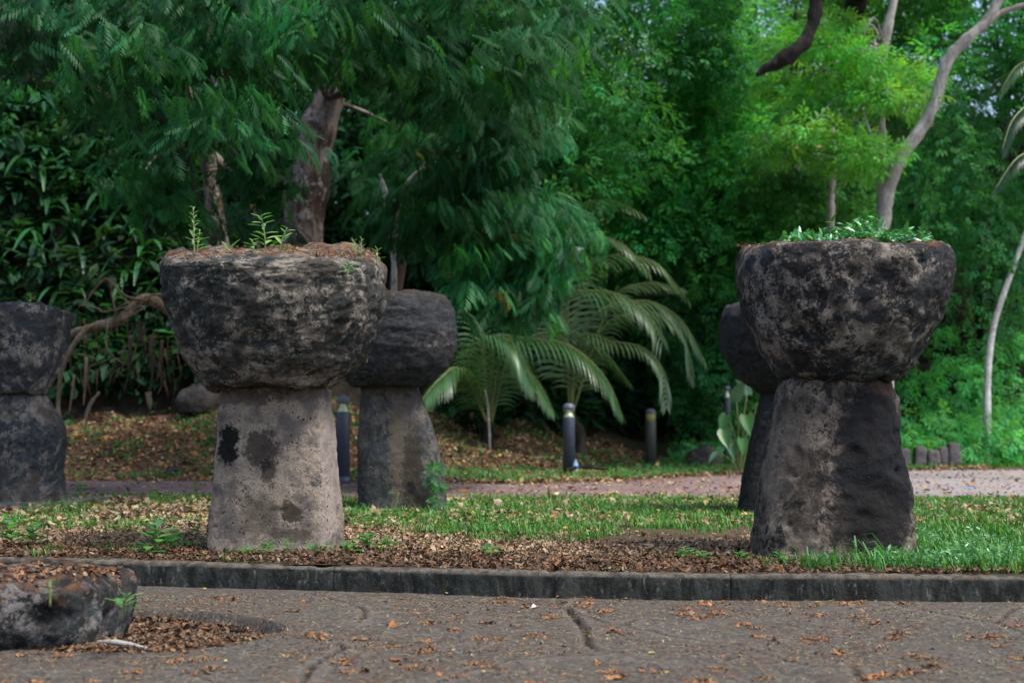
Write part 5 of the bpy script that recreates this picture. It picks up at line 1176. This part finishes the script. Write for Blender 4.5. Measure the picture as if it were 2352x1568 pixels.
bollard(1673, 974, 44.0, 1.2, .102, 'farthest small bollard light beside the large leaved plant') if False else bollard(1671, 985, 28.2, .86, .07, 'farthest small bollard light beside the large leaved plant')

# ================================================================ BOTTLE, SCRAP
q = at(1322, 1091, 23.85); zb_ = gz(q.x, q.y); bt = empty('water_bottle', (q.x, q.y, zb_)); tag(bt, 'clear plastic water bottle with blue cap at the foot of a bollard', 'bottle')
MBT = clear_mat('bottle_plastic', (.85, .9, .95), (.75, .82, .9), .4)
mb = MB(); mb.lathe([(.036, 0), (.042, .012), (.042, .10), (.039, .105), (.042, .11), (.042, .175), (.034, .20), (.016, .225), (.014, .235)], 20); mb.build('body', MBT, bt)
mb = MB(); mb.lathe([(.0435, .115), (.0435, .165)], 20); mb.build('label', simple('bottle_label', (.12, .32, .72), .5), bt)
mb = MB(); mb.lathe([(.017, .232), (.018, .25), (.015, .255)], 16); mb.build('cap', simple('bottle_cap', (.15, .42, .80), .4), bt)
q = on_plane(2230, 1119, 0); mb = MB(); mb.add([(-.07, -.03, .0), (.06, -.04, .012), (.08, .03, .0), (.0, .05, .025), (-.06, .03, .005)], [(0, 1, 3), (1, 2, 3), (0, 3, 4)]); o = mb.build('paper_scrap', simple('blue_paper', (.12, .30, .65), .6), None); o.location = (q.x, q.y, -.01); tag(o, 'small blue scrap of litter on the path at right', 'litter')
q = on_plane(1345, 1386, DROP)
q = on_plane(1226, 1398, DROP); mb = MB(); mb.add([(-.02, -.01, 0), (.015, -.015, .01), (.02, .02, .0), (-.005, .015, .025)], [(0, 1, 3), (1, 2, 3), (0, 3, 2)]); o = mb.build('paper_scrap', simple('white_paper', (.7, .72, .78), .6), None); o.location = (q.x, q.y, DROP + .006); tag(o, 'tiny white paper scrap on the paving near the centre', 'litter')

# ================================================================ FALLEN BRANCH, ROOTS (left)
def br(root, name, pts, rad, mat, seg=8, rough=.3, nf=5):
    mb = MB(); o0 = np.array(root.location); mb.tube([np.array(at(a, b, y)) - o0 for a, b, y in pts], rad, seg, 7, rough, int(rand(0, 99)), nf=nf); return mb.build(name, mat, root)
q0 = at(136, 935, 20.4); rt = empty('gnarled_branch', (q0.x, q0.y, q0.z)); tag(rt, 'bare twisted tan branch arching between the left stone and the grey capstone', 'branch')
br(rt, 'limb', [(140, 770, 20.8), (180, 762, 20.7), (225, 748, 20.6), (270, 738, 20.5), (300, 712, 20.6), (325, 688, 20.7), (350, 690, 20.8), (385, 712, 20.9), (420, 745, 21)], [.05, .065, .07, .075, .07, .075, .085, .08, .07], B_TAN, 12)
br(rt, 'limb', [(134, 960, 20.4), (134, 920, 20.4), (140, 860, 20.4), (165, 800, 20.4), (195, 758, 20.5), (222, 745, 20.6)], [.035, .03, .028, .038, .042, .04], B_TAN, 9)
for pts, r_ in (([(270, 737, 20.5), (262, 700, 20.4), (256, 664, 20.4), (262, 640, 20.4)], .02), ([(256, 664, 20.4), (243, 640, 20.3), (215, 668, 20.3), (196, 695, 20.3), (180, 704, 20.3)], .02), ([(325, 688, 20.6), (290, 680, 20.4), (262, 655, 20.3), (245, 640, 20.3)], .022), ([(325, 688, 20.6), (300, 692, 20.5), (270, 708, 20.5), (262, 730, 20.4)], .016),
                ([(395, 680, 20.6), (360, 676, 20.6), (330, 684, 20.6)], .026), ([(275, 738, 20.4), (330, 706, 20.4), (300, 700, 20.4), (268, 668, 20.4)], .014), ([(248, 740, 20.4), (244, 790, 20.3), (262, 820, 20.3), (290, 838, 20.3)], .016), ([(180, 812, 20.4), (205, 820, 20.3), (228, 824, 20.3)], .014), ([(190, 700, 20.3), (225, 708, 20.3), (240, 716, 20.3), (300, 702, 20.4)], .014), ([(200, 845, 20.3), (240, 828, 20.3), (262, 822, 20.3)], .012)):
    br(rt, 'twig', pts, [r_, r_ * .8, r_ * .5], B_TAN, 6)
for i, (pts, r_, mt) in enumerate((([(322, 735, 20.9), (325, 775, 20.9), (334, 800, 20.9), (330, 830, 20.9)], .035, 'R'), ([(347, 770, 20.8), (346, 810, 20.8), (350, 850, 20.8), (344, 900, 20.8)], .035, 'R'), ([(372, 780, 20.9), (366, 840, 20.9), (372, 880, 20.9), (362, 905, 20.9)], .03, 'R'), ([(300, 770, 21.1), (298, 820, 21.1), (296, 870, 21.1)], .035, 'R'),
                         ([(198, 820, 20.9), (196, 870, 20.9), (192, 930, 20.9)], .028, 'T'), ([(215, 915, 20.7), (200, 945, 20.7), (196, 985, 20.6)], .03, 'T'), ([(228, 900, 20.7), (210, 925, 20.7), (204, 950, 20.7)], .022, 'T'), ([(170, 860, 20.9), (166, 900, 20.9), (158, 950, 20.9)], .022, 'T'), ([(340, 900, 20.9), (345, 940, 20.9)], .05, 'T'))):
    b = at(*pts[0]); r0 = empty('hanging_root', tuple(b)); br(r0, 'root', pts, [r_, r_ * .8, r_ * .35], B_BROWN if mt == 'R' else B_TAN, 7)
    tag(r0, ('rust brown hanging root, third from left below the twisted branch', 'rust brown hanging root, longest of the rusty ones', 'rust brown forked root closest to the grey capstone', 'rust brown hanging root, leftmost of the rusty ones', 'tan hanging root left of the rusty ones', 'short pale root leaning up from the bank in the hollow', 'thinner pale root beside the short leaning one', 'tan root closest to the blue grey stone', 'thick grey brown root reaching the bank behind')[i], 'root', 'aerial roots in the hollow under the twisted branch')
# fine hanging rootlets
n = 90; x = rand(130, 470, n); P0 = np.array([at(a, rand(730, 880), rand(22.4, 24.0)) for a in x]); Lh = rand(.15, .45, n)
tag(link('rootlets', scatter('rootlets', ND * np.array([1, 1, 1]), NDF, P0, frames(norm(np.array([0, 0, -1.0]) + rng.normal(0, .18, (n, 3))), norm(np.array([0, -1.0, .1]) + rng.normal(0, .3, (n, 3)))), np.stack([rand(.3, .7, n), Lh, Lh], -1), cols(n, (.05, .025, .014), .4, .1)), None, M_LITTER), 'fine rusty rootlets hanging in the dark hollow at left', 'roots', kind='stuff')
# rocks in the hollow and stubs at right
mk = stone_mat('rock_dark', (.12, .10, .09), (.03, .027, .025), .5)
for i, (px, py, Y, s_, lab) in enumerate(((455, 925, 25.4, .42, 'dark rounded boulder in the hollow left of the pale pillar'), (395, 965, 22.4, .13, 'small pale rock on the littered bank'), (1615, 880, 27.5, .4, 'brownish boulder under the creeper left of the farthest bollard'))):
    q = at(px, py, Y); r0 = empty('boulder', (q.x, q.y, gz(q.x, q.y) - s_ * .25)); tag(r0, lab, 'rock')
    rock('body', closed([(0, s_ * .9, s_ * .8, 0, 0), (s_ * .5, s_, s_ * .9, 0, 0), (s_ * 1.0, s_ * .8, s_ * .7, .03, 0), (s_ * 1.25, s_ * .4, s_ * .35, .05, 0)]), mk, r0, 700 + i, nseg=60, nring=44, pits=8, amp=s_ * .25)
ms = stone_mat('stub_concrete', (.22, .19, .19), (.07, .06, .055), .45)
for i, (px, w_, h_) in enumerate(((2078, .11, .06), (2112, .13, .10), (2143, .12, .02), (2166, .09, .08), (2190, .13, .17))):
    q = at(px, 1035, 27.2); r0 = empty('post_stub', (q.x, q.y, gz(q.x, q.y) - .03)); tag(r0, ('leftmost', 'second from left', 'middle', 'fourth from left', 'rightmost and tallest')[i] + ' of the worn post stubs under the creeper', 'post', 'worn post stubs under the creeper')
    z0_ = at(px, 1040, 27.2).z - r0.location.z
    rock('body', closed([(0, w_, w_, 0, 0), (h_ * .5 + max(0, z0_), w_ * .95, w_ * .9, 0, 0), (h_ + max(0, z0_), w_ * .85, w_ * .8, 0, 0)]), ms, r0, 800 + i, nseg=40, nring=30, pits=6, amp=.03, expo=4)
